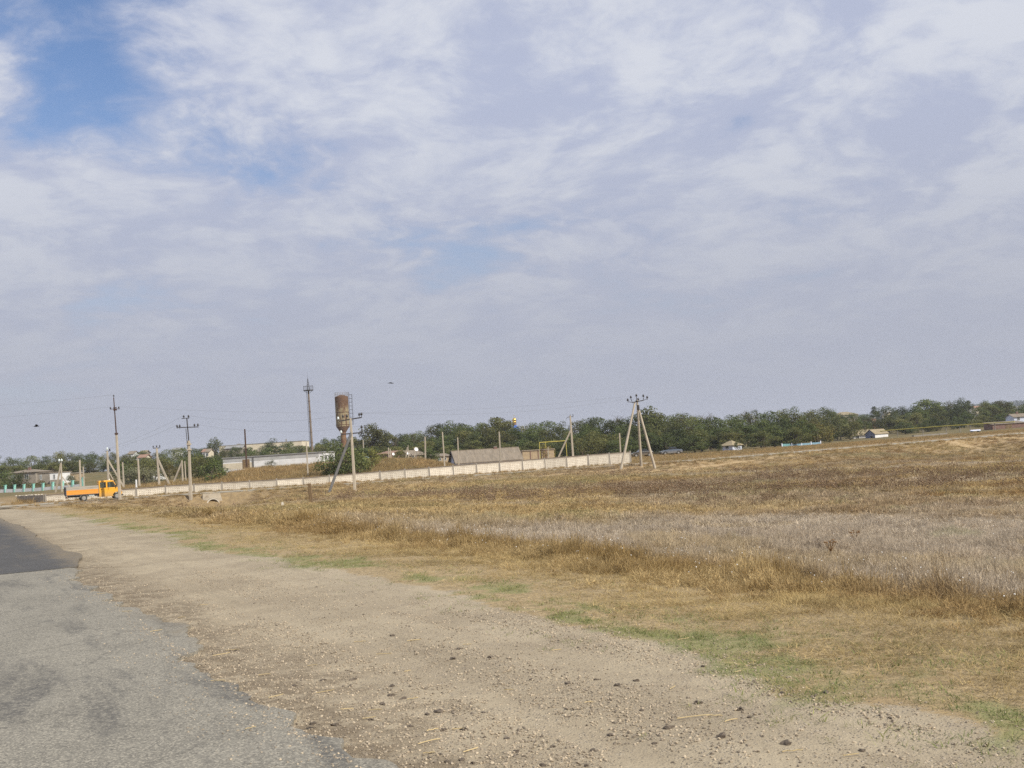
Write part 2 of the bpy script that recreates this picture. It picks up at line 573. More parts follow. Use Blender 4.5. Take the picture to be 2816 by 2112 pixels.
# gravel verge
pebv = n.vor(pos, 42.0, out=1)
pebd = n.vor(pos, 42.0, out=0)
peb = n.n('ShaderNodeSeparateColor', i_0=pebv).outputs
g0 = n.mix(n.ss(n1, 0.38, 0.62), (0.415, 0.345, 0.24), (0.33, 0.27, 0.187))
g0 = n.mix(n.m('MULTIPLY', n.ss(n2, 0.5, 0.72), 0.55), g0, (0.27, 0.215, 0.15))
pc = n.mix(peb[0], (0.15, 0.125, 0.10), (0.60, 0.51, 0.39))
pm = n.m('MULTIPLY', n.ss(peb[1], 0.52, 0.62), n.ss(n.m('SUBTRACT', 0.55, pebd), 0.0, 0.25))
pm = n.m('MULTIPLY', pm, n.ss(n2, 0.34, 0.52))
g0 = n.mix(n.m('MULTIPLY', pm, 0.75), g0, pc)
g0 = n.mix(n.m('MULTIPLY', n.ss(n3, 0.56, 0.74), 0.45), g0, (0.25, 0.20, 0.145))
qv = n.m('SUBTRACT', n.n('ShaderNodeVectorMath', operation='DOT_PRODUCT', i_0=pos, i_1=(RN.x, RN.y, 0)).outputs['Value'], RQ0)
damp = n.m('MULTIPLY', n.m('SUBTRACT', 1.0, n.ss(n.m('ADD', qv, n.m('MULTIPLY', n.noise(pos, 0.9, 5, 0.6), 2.6)), 1.5, 2.6)), n.ss(n.noise(pos, 3.0, 6, 0.7), 0.36, 0.58))
g0 = n.mix(n.m('MULTIPLY', damp, 0.8), g0, n.mix(n3, (0.22, 0.165, 0.105), (0.115, 0.09, 0.065)))
trk0 = n.noise(n.vm('MULTIPLY', n.n('ShaderNodeVectorRotate', rotation_type='Z_AXIS', i_Vector=pos, i_Angle=-math.atan2(RV.y, RV.x)).outputs[0], (0.09, 1.8, 1.0)), 1.5, 5, 0.65, 0.3)
g0 = n.mix(n.m('MULTIPLY', n.ss(trk0, 0.5, 0.7), 0.38), g0, (0.235, 0.19, 0.13))
g0 = n.mix(n.m('MULTIPLY', n.ss(n4, 0.58, 0.74), 0.5), g0, (0.16, 0.13, 0.095))
g0 = n.mix(n.m('MULTIPLY', n.ss(n.noise(pos, 95.0, 2, 0.5), 0.60, 0.72), 0.45), g0, (0.58, 0.50, 0.37))
gfac = n.ss(n.m('ADD', A[0], n.m('MULTIPLY', n.m('SUBTRACT', n3, 0.5), 0.9)), 0.35, 0.65)
c = n.mix(gfac, c, g0)
# trodden green grass
gr = n.mix(n.ss(n3, 0.35, 0.65), (0.18, 0.21, 0.08), (0.29, 0.265, 0.13))
c = n.mix(n.m('MULTIPLY', n.ss(n.m('ADD', A[1], n.m('MULTIPLY', n.m('SUBTRACT', n3, 0.5), 0.6)), 0.2, 0.65), 0.7), c, gr)
n.t.links.new(c, b.inputs['Base Color'])
b.inputs['Roughness'].default_value = 0.95
b.inputs['Specular IOR Level'].default_value = 0.1
rotv = n.n('ShaderNodeVectorRotate', rotation_type='Z_AXIS', i_Vector=pos, i_Angle=-math.atan2(RV.y, RV.x)).outputs[0]
trk = n.noise(n.vm('MULTIPLY', rotv, (0.10, 2.6, 1.0)), 1.6, 4, 0.6, 0.2)
hgt = n.m('ADD', n.m('ADD', n.m('MULTIPLY', n.m('ADD', n3, n.m('MULTIPLY', trk, 0.9)), 0.6), n.m('MULTIPLY', n4, 0.35)), n.m('MULTIPLY', pm, 0.35))
bp = n.n('ShaderNodeBump', i_Strength=0.75, i_Distance=0.03, i_Height=hgt)
n.t.links.new(bp.outputs[0], b.inputs['Normal'])
me.materials.append(gm)
ground = struct('ground', me)


# ------------------------------------------------------------------ roads
def ribbon(name, rows, zfun, material, skirt=0.04):
    """rows: list of rows of (x, y); a sheet with a small turned-down edge"""
    nr, nc = len(rows), len(rows[0])
    xs = np.array([[p[0] for p in r] for r in rows]); ys = np.array([[p[1] for p in r] for r in rows])
    zs = zfun(xs, ys)
    vs = [(xs[i, j], ys[i, j], zs[i, j]) for i in range(nr) for j in range(nc)]
    fs = [(i * nc + j, i * nc + j + 1, (i + 1) * nc + j + 1, (i + 1) * nc + j) for i in range(nr - 1) for j in range(nc - 1)]
    rim = [j for j in range(nc)] + [i * nc + nc - 1 for i in range(1, nr)] + [(nr - 1) * nc + j for j in range(nc - 2, -1, -1)] + [i * nc for i in range(nr - 2, 0, -1)]
    o = len(vs)
    vs += [(vs[k][0], vs[k][1], vs[k][2] - skirt) for k in rim]
    m = len(rim)
    fs += [(rim[k], rim[(k + 1) % m], o + (k + 1) % m, o + k) for k in range(m)]
    mb = MB(); mb.v = vs; mb.f = fs
    me = mb.mesh(name, material); me.shade_smooth()
    try: me.set_sharp_from_angle(angle=R(50))
    except Exception: pass
    return struct(name, me)


def asphalt(name, base, dark, light, streak, streak_amt, dusty=0.0):
    m, n, b = newmat(name)
    pos = n.n('ShaderNodeNewGeometry').outputs['Position']
    rot = n.n('ShaderNodeVectorRotate', rotation_type='Z_AXIS', i_Vector=pos, i_Angle=-math.atan2(RV.y, RV.x)).outputs[0]
    lng = n.vm('MULTIPLY', rot, (0.22, 1.0, 1.0))
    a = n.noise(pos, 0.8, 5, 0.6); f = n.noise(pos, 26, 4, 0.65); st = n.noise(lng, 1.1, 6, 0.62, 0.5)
    v = n.vor(pos, 75.0, out=1); vs = n.n('ShaderNodeSeparateColor', i_0=v).outputs
    c = n.mix(n.ss(a, 0.35, 0.65), base, tuple(x * 0.84 for x in base))
    c = n.mix(n.m('MULTIPLY', n.ss(f, 0.50, 0.70), 0.7), c, dark)
    c = n.mix(n.m('MULTIPLY', n.ss(n.noise(pos, 5.0, 5, 0.7), 0.52, 0.72), 0.45), c, dark)
    c = n.mix(n.m('MULTIPLY', n.ss(vs[0], 0.62, 0.86), 0.6), c, light)
    c = n.mix(n.m('MULTIPLY', n.ss(vs[1], 0.72, 0.9), 0.55), c, dark)
    grit = n.ss(n.noise(pos, 18, 5, 0.75), 0.40, 0.58)
    c = n.mix(n.m('MULTIPLY', n.m('MULTIPLY', n.ss(st, 0.52, 0.65), n.m('ADD', 0.25, n.m('MULTIPLY', grit, 0.75))), streak_amt), c, streak)  # third tone in noise streaks drawn out along the road
    wv = n.vm('ADD', pos, n.vm('SCALE', n.noise(pos, 2.0, 4, 0.6, 0.0, 1), 0.5))
    cr = n.vor(wv, 0.55, 'DISTANCE_TO_EDGE')
    crk = n.m('MULTIPLY', n.m('SUBTRACT', 1.0, n.ss(cr, 0.004, 0.016)), n.ss(n.noise(pos, 0.5, 3, 0.5), 0.42, 0.55))
    c = n.mix(n.m('MULTIPLY', crk, 0.28), c, (0.06, 0.056, 0.05))
    qv = n.m('SUBTRACT', n.n('ShaderNodeVectorMath', operation='DOT_PRODUCT', i_0=pos, i_1=(RN.x, RN.y, 0)).outputs['Value'], RQ0)
    if dusty:
        dm_ = n.ss(n.m('ADD', qv, n.m('MULTIPLY', n.noise(pos, 1.6, 6, 0.7), dusty)), 0.55, 1.3)
        c = n.mix(n.m('MULTIPLY', n.m('MULTIPLY', dm_, 0.85), n.m('ADD', 0.35, n.m('MULTIPLY', n.ss(f, 0.4, 0.6), 0.65))), c, n.mix(f, (0.36, 0.29, 0.19), (0.20, 0.155, 0.10)))
    n.t.links.new(c, b.inputs['Base Color'])
    b.inputs['Roughness'].default_value = 0.9
    bp = n.n('ShaderNodeBump', i_Strength=0.6, i_Distance=0.012, i_Height=n.m('ADD', f, n.m('MULTIPLY', vs[0], 0.6)))
    n.t.links.new(bp.outputs[0], b.inputs['Normal'])
    return m


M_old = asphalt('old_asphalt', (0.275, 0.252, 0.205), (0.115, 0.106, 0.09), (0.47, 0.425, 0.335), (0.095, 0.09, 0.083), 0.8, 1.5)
M_new = asphalt('dark_asphalt', (0.095, 0.092, 0.09), (0.06, 0.058, 0.056), (0.16, 0.15, 0.135), (0.22, 0.18, 0.125), 0.35, 1.7)
M_cross = asphalt('worn_asphalt', (0.42, 0.38, 0.30), (0.31, 0.275, 0.22), (0.46, 0.42, 0.35), (0.30, 0.275, 0.24), 0.4)


def side_rows(p0, p1, dp, ql, qr):
    rows = []
    for p in np.arange(p0, p1 + 1e-6, dp):
        r = float(qr(p))
        us = np.concatenate([np.linspace(0, 0.75, 8), np.linspace(0.75, 1, 9)[1:]])
        row = []
        for u in us:
            q = ql + (r - ql) * u
            v = RV * float(p) + RN * float(q + RQ0)
            row.append((v.x, v.y))
        rows.append(row)
    return rows


def q_edge_old(p):
    return -0.03 + (float(fbm(np.array([p / 2.3]), np.array([0.3]), 91)[0]) - 0.5) * 1.1 + (float(fbm(np.array([p / 0.5]), np.array([4.3]), 92, 5)[0]) - 0.5) * 0.55


def q_edge_new(p):
    e = 0.55 * min(1.0, 0.15 + (p - 26) / 5.0) + (float(fbm(np.array([p / 3.0]), np.array([8.3]), 93)[0]) - 0.5) * 0.4 + (float(fbm(np.array([p / 0.5]), np.array([1.3]), 94)[0]) - 0.5) * 0.25
    return e + 4.0 * max(0.0, (p - 104) / 18.0) ** 2


def z_side_sheet(x, y):
    return z_side(p_of(x, y)) + 0.018


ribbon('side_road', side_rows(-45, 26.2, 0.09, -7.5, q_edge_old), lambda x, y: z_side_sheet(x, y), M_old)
ribbon('road_resurfacing', side_rows(26.1, 122, 0.6, -7.3, q_edge_new), lambda x, y: z_side_sheet(x, y) + 0.016, M_new)
rows = []
for s in np.arange(-60, 292, 1.0):
    e = (float(fbm(np.array([s / 3.0]), np.array([2.2]), 95)[0]) - 0.5) * 0.7
    rows.append([fence_pt(s, t) for t in (8.2 + e * 0.6, 9, 10.5, 11.8, 12.9 + e)])
ribbon('cross_road', rows, lambda x, y: z_cross(st_of(x, y)[0]) + 0.0, M_cross)


# ================================================================== scattered vegetation and stones
def scatter(name, label, cat, pos, rot, scl, tint, pick, protos, kind='stuff'):
    N = len(pos)
    me = bpy.data.meshes.new(name)
    me.vertices.add(N)
    me.vertices.foreach_set('co', np.asarray(pos, np.float32).ravel())
    for nm, typ, arr, key in (('rot', 'FLOAT_VECTOR', rot, 'vector'), ('scl', 'FLOAT_VECTOR', scl, 'vector'), ('tint', 'FLOAT_VECTOR', tint, 'vector'), ('pick', 'INT', pick, 'value')):
        at_ = me.attributes.new(nm, typ, 'POINT')
        at_.data.foreach_set(key, np.asarray(arr, np.int32 if typ == 'INT' else np.float32).ravel())
    o = bpy.data.objects.new(name, me); col.objects.link(o)
    tag(o, label, cat, None, kind)
    pc = bpy.data.collections.new(name + '_pieces')
    for i, pm in enumerate(protos):
        po = bpy.data.objects.new('%s_%02d' % (name, i), pm); pc.objects.link(po)
    g = bpy.data.node_groups.new(name, 'GeometryNodeTree')
    g.interface.new_socket('Geometry', in_out='INPUT', socket_type='NodeSocketGeometry')
    g.interface.new_socket('Geometry', in_out='OUTPUT', socket_type='NodeSocketGeometry')
    gi = g.nodes.new('NodeGroupInput'); go = g.nodes.new('NodeGroupOutput')
    ci = g.nodes.new('GeometryNodeCollectionInfo')
    ci.inputs['Collection'].default_value = pc
    ci.inputs['Separate Children'].default_value = True
    ci.inputs['Reset Children'].default_value = True
    ip = g.nodes.new('GeometryNodeInstanceOnPoints')
    ip.inputs['Pick Instance'].default_value = True

    def na(nm, dt):
        nd = g.nodes.new('GeometryNodeInputNamedAttribute'); nd.data_type = dt; nd.inputs['Name'].default_value = nm
        return nd.outputs['Attribute']
    e2r = g.nodes.new('FunctionNodeEulerToRotation')
    L = g.links.new
    L(na('rot', 'FLOAT_VECTOR'), e2r.inputs[0]); L(e2r.outputs[0], ip.inputs['Rotation'])
    L(na('scl', 'FLOAT_VECTOR'), ip.inputs['Scale'])
    L(na('pick', 'INT'), ip.inputs['Instance Index'])
    L(gi.outputs[0], ip.inputs['Points']); L(ci.outputs[0], ip.inputs['Instance']); L(ip.outputs[0], go.inputs[0])
    md = o.modifiers.new('scatter', 'NODES'); md.node_group = g
    return o


def tint_mat(name, rough=0.9, trans=0.0, var=0.25):
    m, n, b = newmat(name)
    tn = n.n('ShaderNodeAttribute', attribute_type='INSTANCER', attribute_name='tint').outputs['Color']
    isl = n.n('ShaderNodeNewGeometry').outputs['Random Per Island']
    k = n.m('ADD', n.m('MULTIPLY', isl, 2 * var), 1 - var)
    c = n.mix(1.0, tn, n.n('ShaderNodeCombineXYZ', i_0=k, i_1=k, i_2=k).outputs[0], 'MULTIPLY')
    n.t.links.new(c, b.inputs['Base Color'])
    b.inputs['Roughness'].default_value = rough
    b.inputs['Specular IOR Level'].default_value = 0.15
    if trans:
        tr = n.n('ShaderNodeBsdfTranslucent', i_Color=c)
        mx = n.n('ShaderNodeMixShader', i_0=trans, i_1=b.outputs[0], i_2=tr.outputs[0])
        out = [x for x in n.t.nodes if x.type == 'OUTPUT_MATERIAL'][0]
        n.t.links.new(mx.outputs[0], out.inputs[0])
    return m


M_blade = tint_mat('dry_blade', trans=0.25, var=0.35)
M_stone = tint_mat('stone_chip', var=0.2)


def tuft(seed, nb, h, spread, wid, lean, segs=3, heads=0.0, head_r=0.02):
    """a clump of thin bent blades; height about h"""
    r = random.Random(seed)
    mb = MB()
    for i in range(nb):
        a = r.uniform(0, 2 * math.pi); rad = spread * math.sqrt(r.random())
        x0, y0 = rad * math.cos(a), rad * math.sin(a)
        da = a + r.uniform(-1.2, 1.2)
        ln = h * r.uniform(0.45, 1.05); le = lean * r.uniform(0.2, 1.3)
        w = wid * r.uniform(0.6, 1.3)
        sx, sy = -math.sin(da + r.uniform(-1.5, 1.5)), math.cos(da + r.uniform(-1.5, 1.5))
        vs = []
        for k in range(segs + 1):
            t = k / segs
            off = le * ln * t ** 1.6
            z = ln * t * (1 - 0.35 * le * t) - 0.02
            cx, cy = x0 + math.cos(da) * off, y0 + math.sin(da) * off
            ww = w * (1 - t * 0.85)
            vs += [(cx - sx * ww / 2, cy - sy * ww / 2, z), (cx + sx * ww / 2, cy + sy * ww / 2, z)]
        mb.add(vs, [(2 * k, 2 * k + 1, 2 * k + 3, 2 * k + 2) for k in range(segs)])
        if r.random() < heads:
            c = Vector(vs[-1]); s = head_r * r.uniform(0.6, 1.4)
            ax = [Vector((s, 0, 0)), Vector((-s, 0, 0)), Vector((0, s, 0)), Vector((0, -s, 0)), Vector((0, 0, s * 1.4)), Vector((0, 0, -s))]
            mb.add([c + q for q in ax], [(0, 2, 4), (2, 1, 4), (1, 3, 4), (3, 0, 4), (2, 0, 5), (1, 2, 5), (3, 1, 5), (0, 3, 5)])
    me = bpy.data.meshes.new('tuft'); me.from_pydata(mb.v, [], mb.f); me.materials.append(M_blade)
    return me


def bushy(seed, nb, h, rad, wid):
    """a twiggy weed: stems and many short twigs filling a dome"""
    r = random.Random(seed); mb = MB()
    for i in range(nb):
        stem = i < nb * 0.15
        a = r.uniform(0, 6.283); u = math.sqrt(r.random())
        ex, ey = rad * u * math.cos(a), rad * u * math.sin(a)
        ez = h * (1 - 0.55 * u * u) * (r.uniform(0.75, 1.05) if stem else r.uniform(0.15, 1.0))
        e = Vector((ex, ey, ez))
        if stem: s0 = Vector((ex * 0.15, ey * 0.15, -0.02))
        else: s0 = e - Vector((ex * 0.25 + r.gauss(0, 0.035), ey * 0.25 + r.gauss(0, 0.035), r.uniform(0.04, 0.13) * h / 0.46))
        w = wid * r.uniform(0.6, 1.3)
        sd = Vector((r.gauss(0, 1), r.gauss(0, 1), r.gauss(0, 0.4))).normalized() * (w / 2)
        m_ = s0.lerp(e, 0.5) + Vector((r.gauss(0, 0.012), r.gauss(0, 0.012), 0.01))
        mb.add([s0 - sd, s0 + sd, m_ + sd * 0.8, m_ - sd * 0.8, e + sd * 0.25, e - sd * 0.25], [(0, 1, 2, 3), (3, 2, 4, 5)])
    me = bpy.data.meshes.new('weed'); me.from_pydata(mb.v, [], mb.f); me.materials.append(M_blade)
    return me


def rand_in(n, x0, x1, y0, y1):
    return rng.uniform(x0, x1, n), rng.uniform(y0, y1, n)


def lerp3(a, b, t):
    return np.asarray(a)[None] * (1 - t[:, None]) + np.asarray(b)[None] * t[:, None]


def upright(n, tilt=0.12):
    return np.stack([rng.normal(0, tilt, n), rng.normal(0, tilt, n), rng.uniform(0, 6.283, n)], -1)


def in_view(x, y, m=0.10):
    return (np.abs(x) < (0.52 + m) * y + 2.0) & (y > 3)


# --- tall dry grass of the field
XS, YS = [], []
for (y0, y1, dens) in [(6, 26, 26), (26, 45, 17), (45, 75, 9), (75, 110, 5), (110, 175, 3.2)]:
    area = (y1 - y0) * 1.3 * y1
    x, y = rand_in(int(area * dens), -0.65 * y1, 0.65 * y1, y0, y1)
    k = in_view(x, y); XS.append(x[k]); YS.append(y[k])
x = np.concatenate(XS); y = np.concatenate(YS)
q = q_of(x, y); s, t = st_of(x, y); p = p_of(x, y)
edge = 7.9 + (fbm(p / 3.0, p * 0, 101) - 0.5) * 1.8 + (fbm(p / 0.8, p * 0 + 2, 100) - 0.5) * 0.9
keep = ((q > edge) | (rng.random(len(x)) < 0.42 * sstep(q, edge - 1.9, edge))) & (q > edge - 1.9) & (t > np.where(s < 66, 13.5, 14.3))
keep &= ~((p > 98) & (q < 4.0 * np.maximum(0, (p - 104) / 18.0) ** 2 + 3))
sandy_t = sstep(t, 13.5, 15) * (1 - sstep(t, 26, 40)) * sstep(s, -10, 40)
keep &= ~((np.abs(s - CUL_S - 0.3 - 0.06 * (t - 16)) < 3.2) & (t < 38) & (rng.random(len(x)) < 0.92))
keep &= rng.random(len(x)) > 0.95 * path_mask(x, y)
keep &= rng.random(len(x)) > 0.35 * sandy_t * (fbm(x / 5, y / 5, 104) > 0.42)
x, y, q, s, t, p, edge = (a[keep] for a in (x, y, q, s, t, p, edge))
N = len(x)
gmk = gray_mask(x, y)
nn = fbm(x / 4, y / 4, 102); nb_ = fbm(x / 14, y / 10, 103)
qf = q - edge
def blend(a, b, f):
    return a * (1 - f)[:, None] + np.asarray(b)[None] * f[:, None]


band = fbm(x / 15, y / 8, 105); mid = fbm(x / 4.5, y / 4, 106); sml = fbm(x / 1.1, y / 1.1, 107)
gold = lerp3((0.61, 0.45, 0.205), (0.50, 0.355, 0.155), np.clip(nn * 1.8 - 0.4, 0, 1))
gold = blend(gold, (0.36, 0.225, 0.09), (0.45 + 0.5 * sstep(x, -5, 18)) * sstep(mid * 0.6 + band * 0.5, 0.49, 0.64))      # rusty stands
gold = blend(gold, (0.54, 0.44, 0.29), 0.55 * sstep(band, 0.54, 0.66) * sstep(y, 40, 60))        # pale bleached strips
gold = blend(gold, (0.37, 0.29, 0.12), 0.5 * sstep(nb_, 0.52, 0.66))                           # olive stands
gold = blend(gold, (0.31, 0.215, 0.085), 0.5 * sstep(sml, 0.52, 0.7))
grayc = lerp3((0.62, 0.51, 0.35), (0.52, 0.415, 0.275), np.clip(nn * 1.5 - 0.25, 0, 1))
grayc = blend(grayc, (0.55, 0.415, 0.21), 0.6 * sstep(mid, 0.52, 0.66))
grayc = blend(grayc, (0.44, 0.355, 0.25), 0.45 * sstep(sml, 0.5, 0.68))
tint = gold * (1 - gmk)[:, None] + grayc * gmk[:, None]
fade = (sstep(y, 95, 150) * (1 - sstep(x, 20, 45)))[:, None] * 0.3
tint = tint * (1 - fade) + np.array((0.56, 0.42, 0.24))[None] * fade
gpatch = ((fbm(x / 3, y / 3, 108) > 0.70) * 0.25 * (qf > 6))[:, None]
tint = tint * (1 - gpatch) + np.array((0.30, 0.33, 0.13))[None] * gpatch
tint = tint * rng.uniform(0.8, 1.15, N)[:, None] * np.array((0.94, 0.97, 1.08))[None]
border = np.exp(-((qf - 1.0) / 1.0) ** 2) * (1 - sstep(p, 40, 75)) * (0.45 + 0.9 * sstep(fbm(x / 1.7, y / 1.7, 109), 0.36, 0.6))
tint = blend(tint, (0.31, 0.205, 0.078), np.clip(0.8 * np.exp(-((qf - 1.2) / 1.1) ** 2) * sstep(fbm(x / 1.6, y / 1.6, 110), 0.36, 0.58), 0, 1))
hgt = 0.225 + 0.17 * nn + 0.11 * border + 0.12 * sstep(nb_, 0.45, 0.62) * (1 - gmk)
hgt *= sstep(qf, -1.6, 1.3) * 0.75 + 0.25
hgt *= 0.72 + 0.65 * sstep(fbm(x / 0.9, y / 0.9, 99), 0.46, 0.66)
hgt *= 1.0 - 0.3 * sstep(y, 100, 150)
hgt *= 1.0 - 0.5 * sstep(p, 42, 66) * (1 - sstep(q, 22, 40))
wid = 1.0 + 0.9 * sstep(y, 25, 80)
scl = np.stack([wid, wid, hgt * rng.uniform(0.75, 1.25, N) / 0.5], -1)
protos = [tuft(200 + i, 40, 0.5, 0.16, 0.008, 0.75) for i in range(3)] + [bushy(210 + i, 110, 0.46, 0.20, 0.009) for i in range(4)] + [
    tuft(220 + i, 36, 0.5, 0.24, 0.020, 0.8, 2) for i in range(3)] + [bushy(230 + i, 75, 0.46, 0.28, 0.022) for i in range(4)]
far = (y + rng.normal(0, 5, N)) > 38
pick = np.where(rng.random(N) < 0.16, rng.integers(0, 3, N), 3 + rng.integers(0, 4, N)) + 7 * far
print('grass tufts', N)
scatter('dry_grass', 'tall dry golden and grey grass covering the open field', 'grass', np.stack([x, y, terrain(x, y)], -1), upright(N, 0.16), scl, tint, pick, protos)

# --- white snail shells and seed heads on the weeds
k = rng.permutation(N)[:60000]
k = k[(qf[k] > 0.2) & (y[k] < 75) & (rng.random(len(k)) < 0.05 * np.where(qf[k] < 5, 2.2, 0.55))]
shell = MB(); shell.lathe([(0.002, -0.010), (0.010, -0.005), (0.012, 0.002), (0.008, 0.008), (0.001, 0.011)], 7)
sm = shell.mesh('shell', M_stone)
zz = terrain(x[k], y[k]) + hgt[k] * rng.uniform(0.5, 1.0, len(k))
scatter('snail_shell', 'tiny white snail shells clinging to the dry weeds', 'snail shell', np.stack([x[k], y[k], zz], -1), upright(len(k), 0.8),
        np.repeat(rng.uniform(0.5, 1.05, len(k))[:, None], 3, 1), np.tile((0.85, 0.83, 0.78), (len(k), 1)), np.zeros(len(k), int), [sm])

# --- dark dead thistles standing above the grass
x, y = rand_in(26000, -40, 80, 46, 130)
q = q_of(x, y); s, t = st_of(x, y)
patch = sstep(fbm(x / 12, y / 9, 111), 0.50, 0.64)
zone = np.exp(-(((x - 17 - 0.12 * (y - 75)) / 20) ** 2 + ((y - 80) / 20) ** 2)) * 1.0 + 0.10
k = in_view(x, y) & (q > 9) & (t > 17) & (rng.random(len(x)) < patch * zone * 1.0)
x, y = x[k], y[k]; N = len(x)
tint = lerp3((0.20, 0.125, 0.065), (0.36, 0.26, 0.17), rng.random(N))
sc = rng.uniform(0.55, 1.15, N)
scatter('dead_thistle', 'dark brown dead thistle stalks with seed heads standing in the field', 'thistle', np.stack([x, y, terrain(x, y)], -1), upright(N, 0.1),
        np.stack([sc * 1.3, sc * 1.3, sc], -1), tint, rng.integers(0, 4, N), [tuft(260 + i, 13, 0.85, 0.10, 0.018, 0.45, 3, 0.9, 0.035) for i in range(4)])

# --- short mown straw between the gravel and the tall grass
XS, YS = [], []
for (y0, y1, dens) in [(4, 14, 230), (14, 24, 140), (24, 40, 75), (40, 70, 34), (70, 112, 14)]:
    n_ = int((y1 - y0) * 30 * dens)
    x, y = rand_in(n_, 0, 0.1, y0, y1)
    x = (RQ0 - RN.y * y) / RN.x + rng.uniform(2.2, 9.5, n_) / RN.x
    k = in_view(x, y) & (rng.random(n_) < 0.30); XS.append(x[k]); YS.append(y[k])
x = np.concatenate(XS); y = np.concatenate(YS)
q = q_of(x, y); p = p_of(x, y); ge = gravel_edge(x, y)
dens = sstep(q - ge, -0.1, 2.6) * (0.35 + 0.65 * sstep(fbm(x / 1.3, y / 0.7, 121), 0.36, 0.58))
k = rng.random(len(x)) < np.clip(dens, 0, 1)
x, y, q = x[k], y[k], q[k]; N = len(x)
print('straw', N)
nz = fbm(x / 2.0, y / 1.2, 122)
tint = lerp3((0.62, 0.47, 0.22), (0.38, 0.285, 0.135), nz * 1.6 - 0.25) * rng.uniform(0.6, 1.15, N)[:, None]
lz = 0.35 + 0.8 * sstep(q, 5.8, 7.6)
scl = np.stack([np.ones(N) * 1.1, np.ones(N) * 1.1, lz * rng.uniform(0.6, 1.3, N)], -1)
scatter('mown_straw', 'short flattened straw beside the gravel verge', 'grass', np.stack([x, y, terrain(x, y)], -1), upright(N, 0.2), scl, tint,
        rng.integers(0, 5, N), [tuft(300 + i, 30, 0.085, 0.17, 0.005, 2.0, 2) for i in range(5)])

# --- creeping green grass patches
XS, YS = [], []
for (y0, y1, dens) in [(4, 14, 260), (14, 24, 150), (24, 45, 80), (45, 80, 30)]:
    n_ = int((y1 - y0) * 8 * dens)
    y = rng.uniform(y0, y1, n_)
    x = (RQ0 - RN.y * y) / RN.x + rng.uniform(1.6, 7.2, n_) / RN.x
    k = in_view(x, y); XS.append(x[k]); YS.append(y[k])
x = np.concatenate(XS); y = np.concatenate(YS)
k = rng.random(len(x)) < green_mask(x, y) * 0.65
x, y = x[k], y[k]; N = len(x)
print('green', N)
tint = lerp3((0.135, 0.18, 0.06), (0.28, 0.28, 0.11), rng.random(N))
sc = rng.uniform(0.6, 1.3, N)
scatter('creeping_grass', 'low green grass patches creeping along the edge of the gravel', 'grass', np.stack([x, y, terrain(x, y)], -1), upright(N, 0.2),
        np.stack([sc, sc, sc * 0.62], -1), tint, rng.integers(0, 3, N), [tuft(340 + i, 20, 0.07, 0.10, 0.006, 1.3, 2) for i in range(3)])


# --- gravel chips
def stone_mesh(seed, sub=1, name='chip', m=None, jag=0.25):
    bm = bmesh.new(); bmesh.ops.create_icosphere(bm, subdivisions=sub, radius=1.0)
    r = random.Random(seed)
    for v in bm.verts:
        v.co *= r.uniform(1 - jag, 1 + jag)
        v.co.z *= 0.65
    me = bpy.data.meshes.new(name); bm.to_mesh(me); bm.free()
    me.materials.append(m or M_stone)
    return me


XS, YS = [], []
for (y0, y1, dens) in [(4, 9, 1500), (9, 14, 900), (14, 22, 340), (22, 40, 90)]:
    n_ = int((y1 - y0) * 6.5 * dens)
    y = rng.uniform(y0, y1, n_)
    x = (RQ0 - RN.y * y) / RN.x + rng.uniform(-0.9, 5.2, n_) / RN.x
    k = in_view(x, y); XS.append(x[k]); YS.append(y[k])
x = np.concatenate(XS); y = np.concatenate(YS)
q = q_of(x, y)
wt_ = (1 - sstep(q - gravel_edge(x, y), -0.4, 0.9)) * (0.22 + 1.0 * sstep(fbm(p_of(x, y) / 4.0, q / 0.7, 131), 0.44, 0.62))
wt_ = np.where((q > -0.5) & (q < 0.7), np.maximum(wt_, 0.7), wt_) * np.where(q < -0.3, 0.25, 1.0)
k = rng.random(len(x)) < wt_
x, y = x[k], y[k]; N = len(x)
print('chips', N)
zc = np.maximum(terrain(x, y), np.where(q[k] < -0.15, 0.016, -9)) + 0.002
sc = 0.003 + 0.0105 * rng.random(N) ** 3.5
pale = rng.random(N)
tint = lerp3((0.14, 0.115, 0.09), (0.47, 0.385, 0.275), pale ** 0.8)
scatter('gravel_chip', 'small pale and dark stone chips of the gravel verge', 'gravel', np.stack([x, y, zc], -1), upright(N, 0.5),
        np.repeat(sc[:, None], 3, 1), tint, rng.integers(0, 5, N), [stone_mesh(400 + i) for i in range(5)])

# --- rusty weeds on the bank behind the fence and along the roads
x, y = rand_in(75000, -62, 110, 112, 235)
s, t = st_of(x, y)
bank = (t < -0.6) & (t > -34) & (s > -24) & (s < 38 - 0.35 * t)
foot = (t > 0.15) & (t < 7.4) & (s > -30) & (s < 140)
lip = (t > 13.0) & (t < 16.5) & (s > -30) & (s < 200)
verge = (t < -0.5) & (t > -40) & (s >= 66)
pr = np.where(bank, 0.80, 0) + np.where(foot, 0.42 * np.exp(-((t - 0.6) / 0.9) ** 2) + 0.10, 0) + np.where(verge, 0.5, 0) + np.where(lip, 0.55 * (fbm(x / 4, y / 4, 143) > 0.44), 0)
k = in_view(x, y) & (rng.random(len(x)) < pr)
x, y, s, t, bank = x[k], y[k], s[k], t[k], bank[k]; N = len(x)
print('bank weeds', N)
nz = fbm(x / 5, y / 5, 141)
tint = lerp3((0.44, 0.30, 0.14), (0.33, 0.255, 0.12), nz * 1.6 - 0.3) * rng.uniform(0.8, 1.15, N)[:, None]
sc = rng.uniform(0.35, 0.9, N) * np.where(bank, 1.0, 0.5)
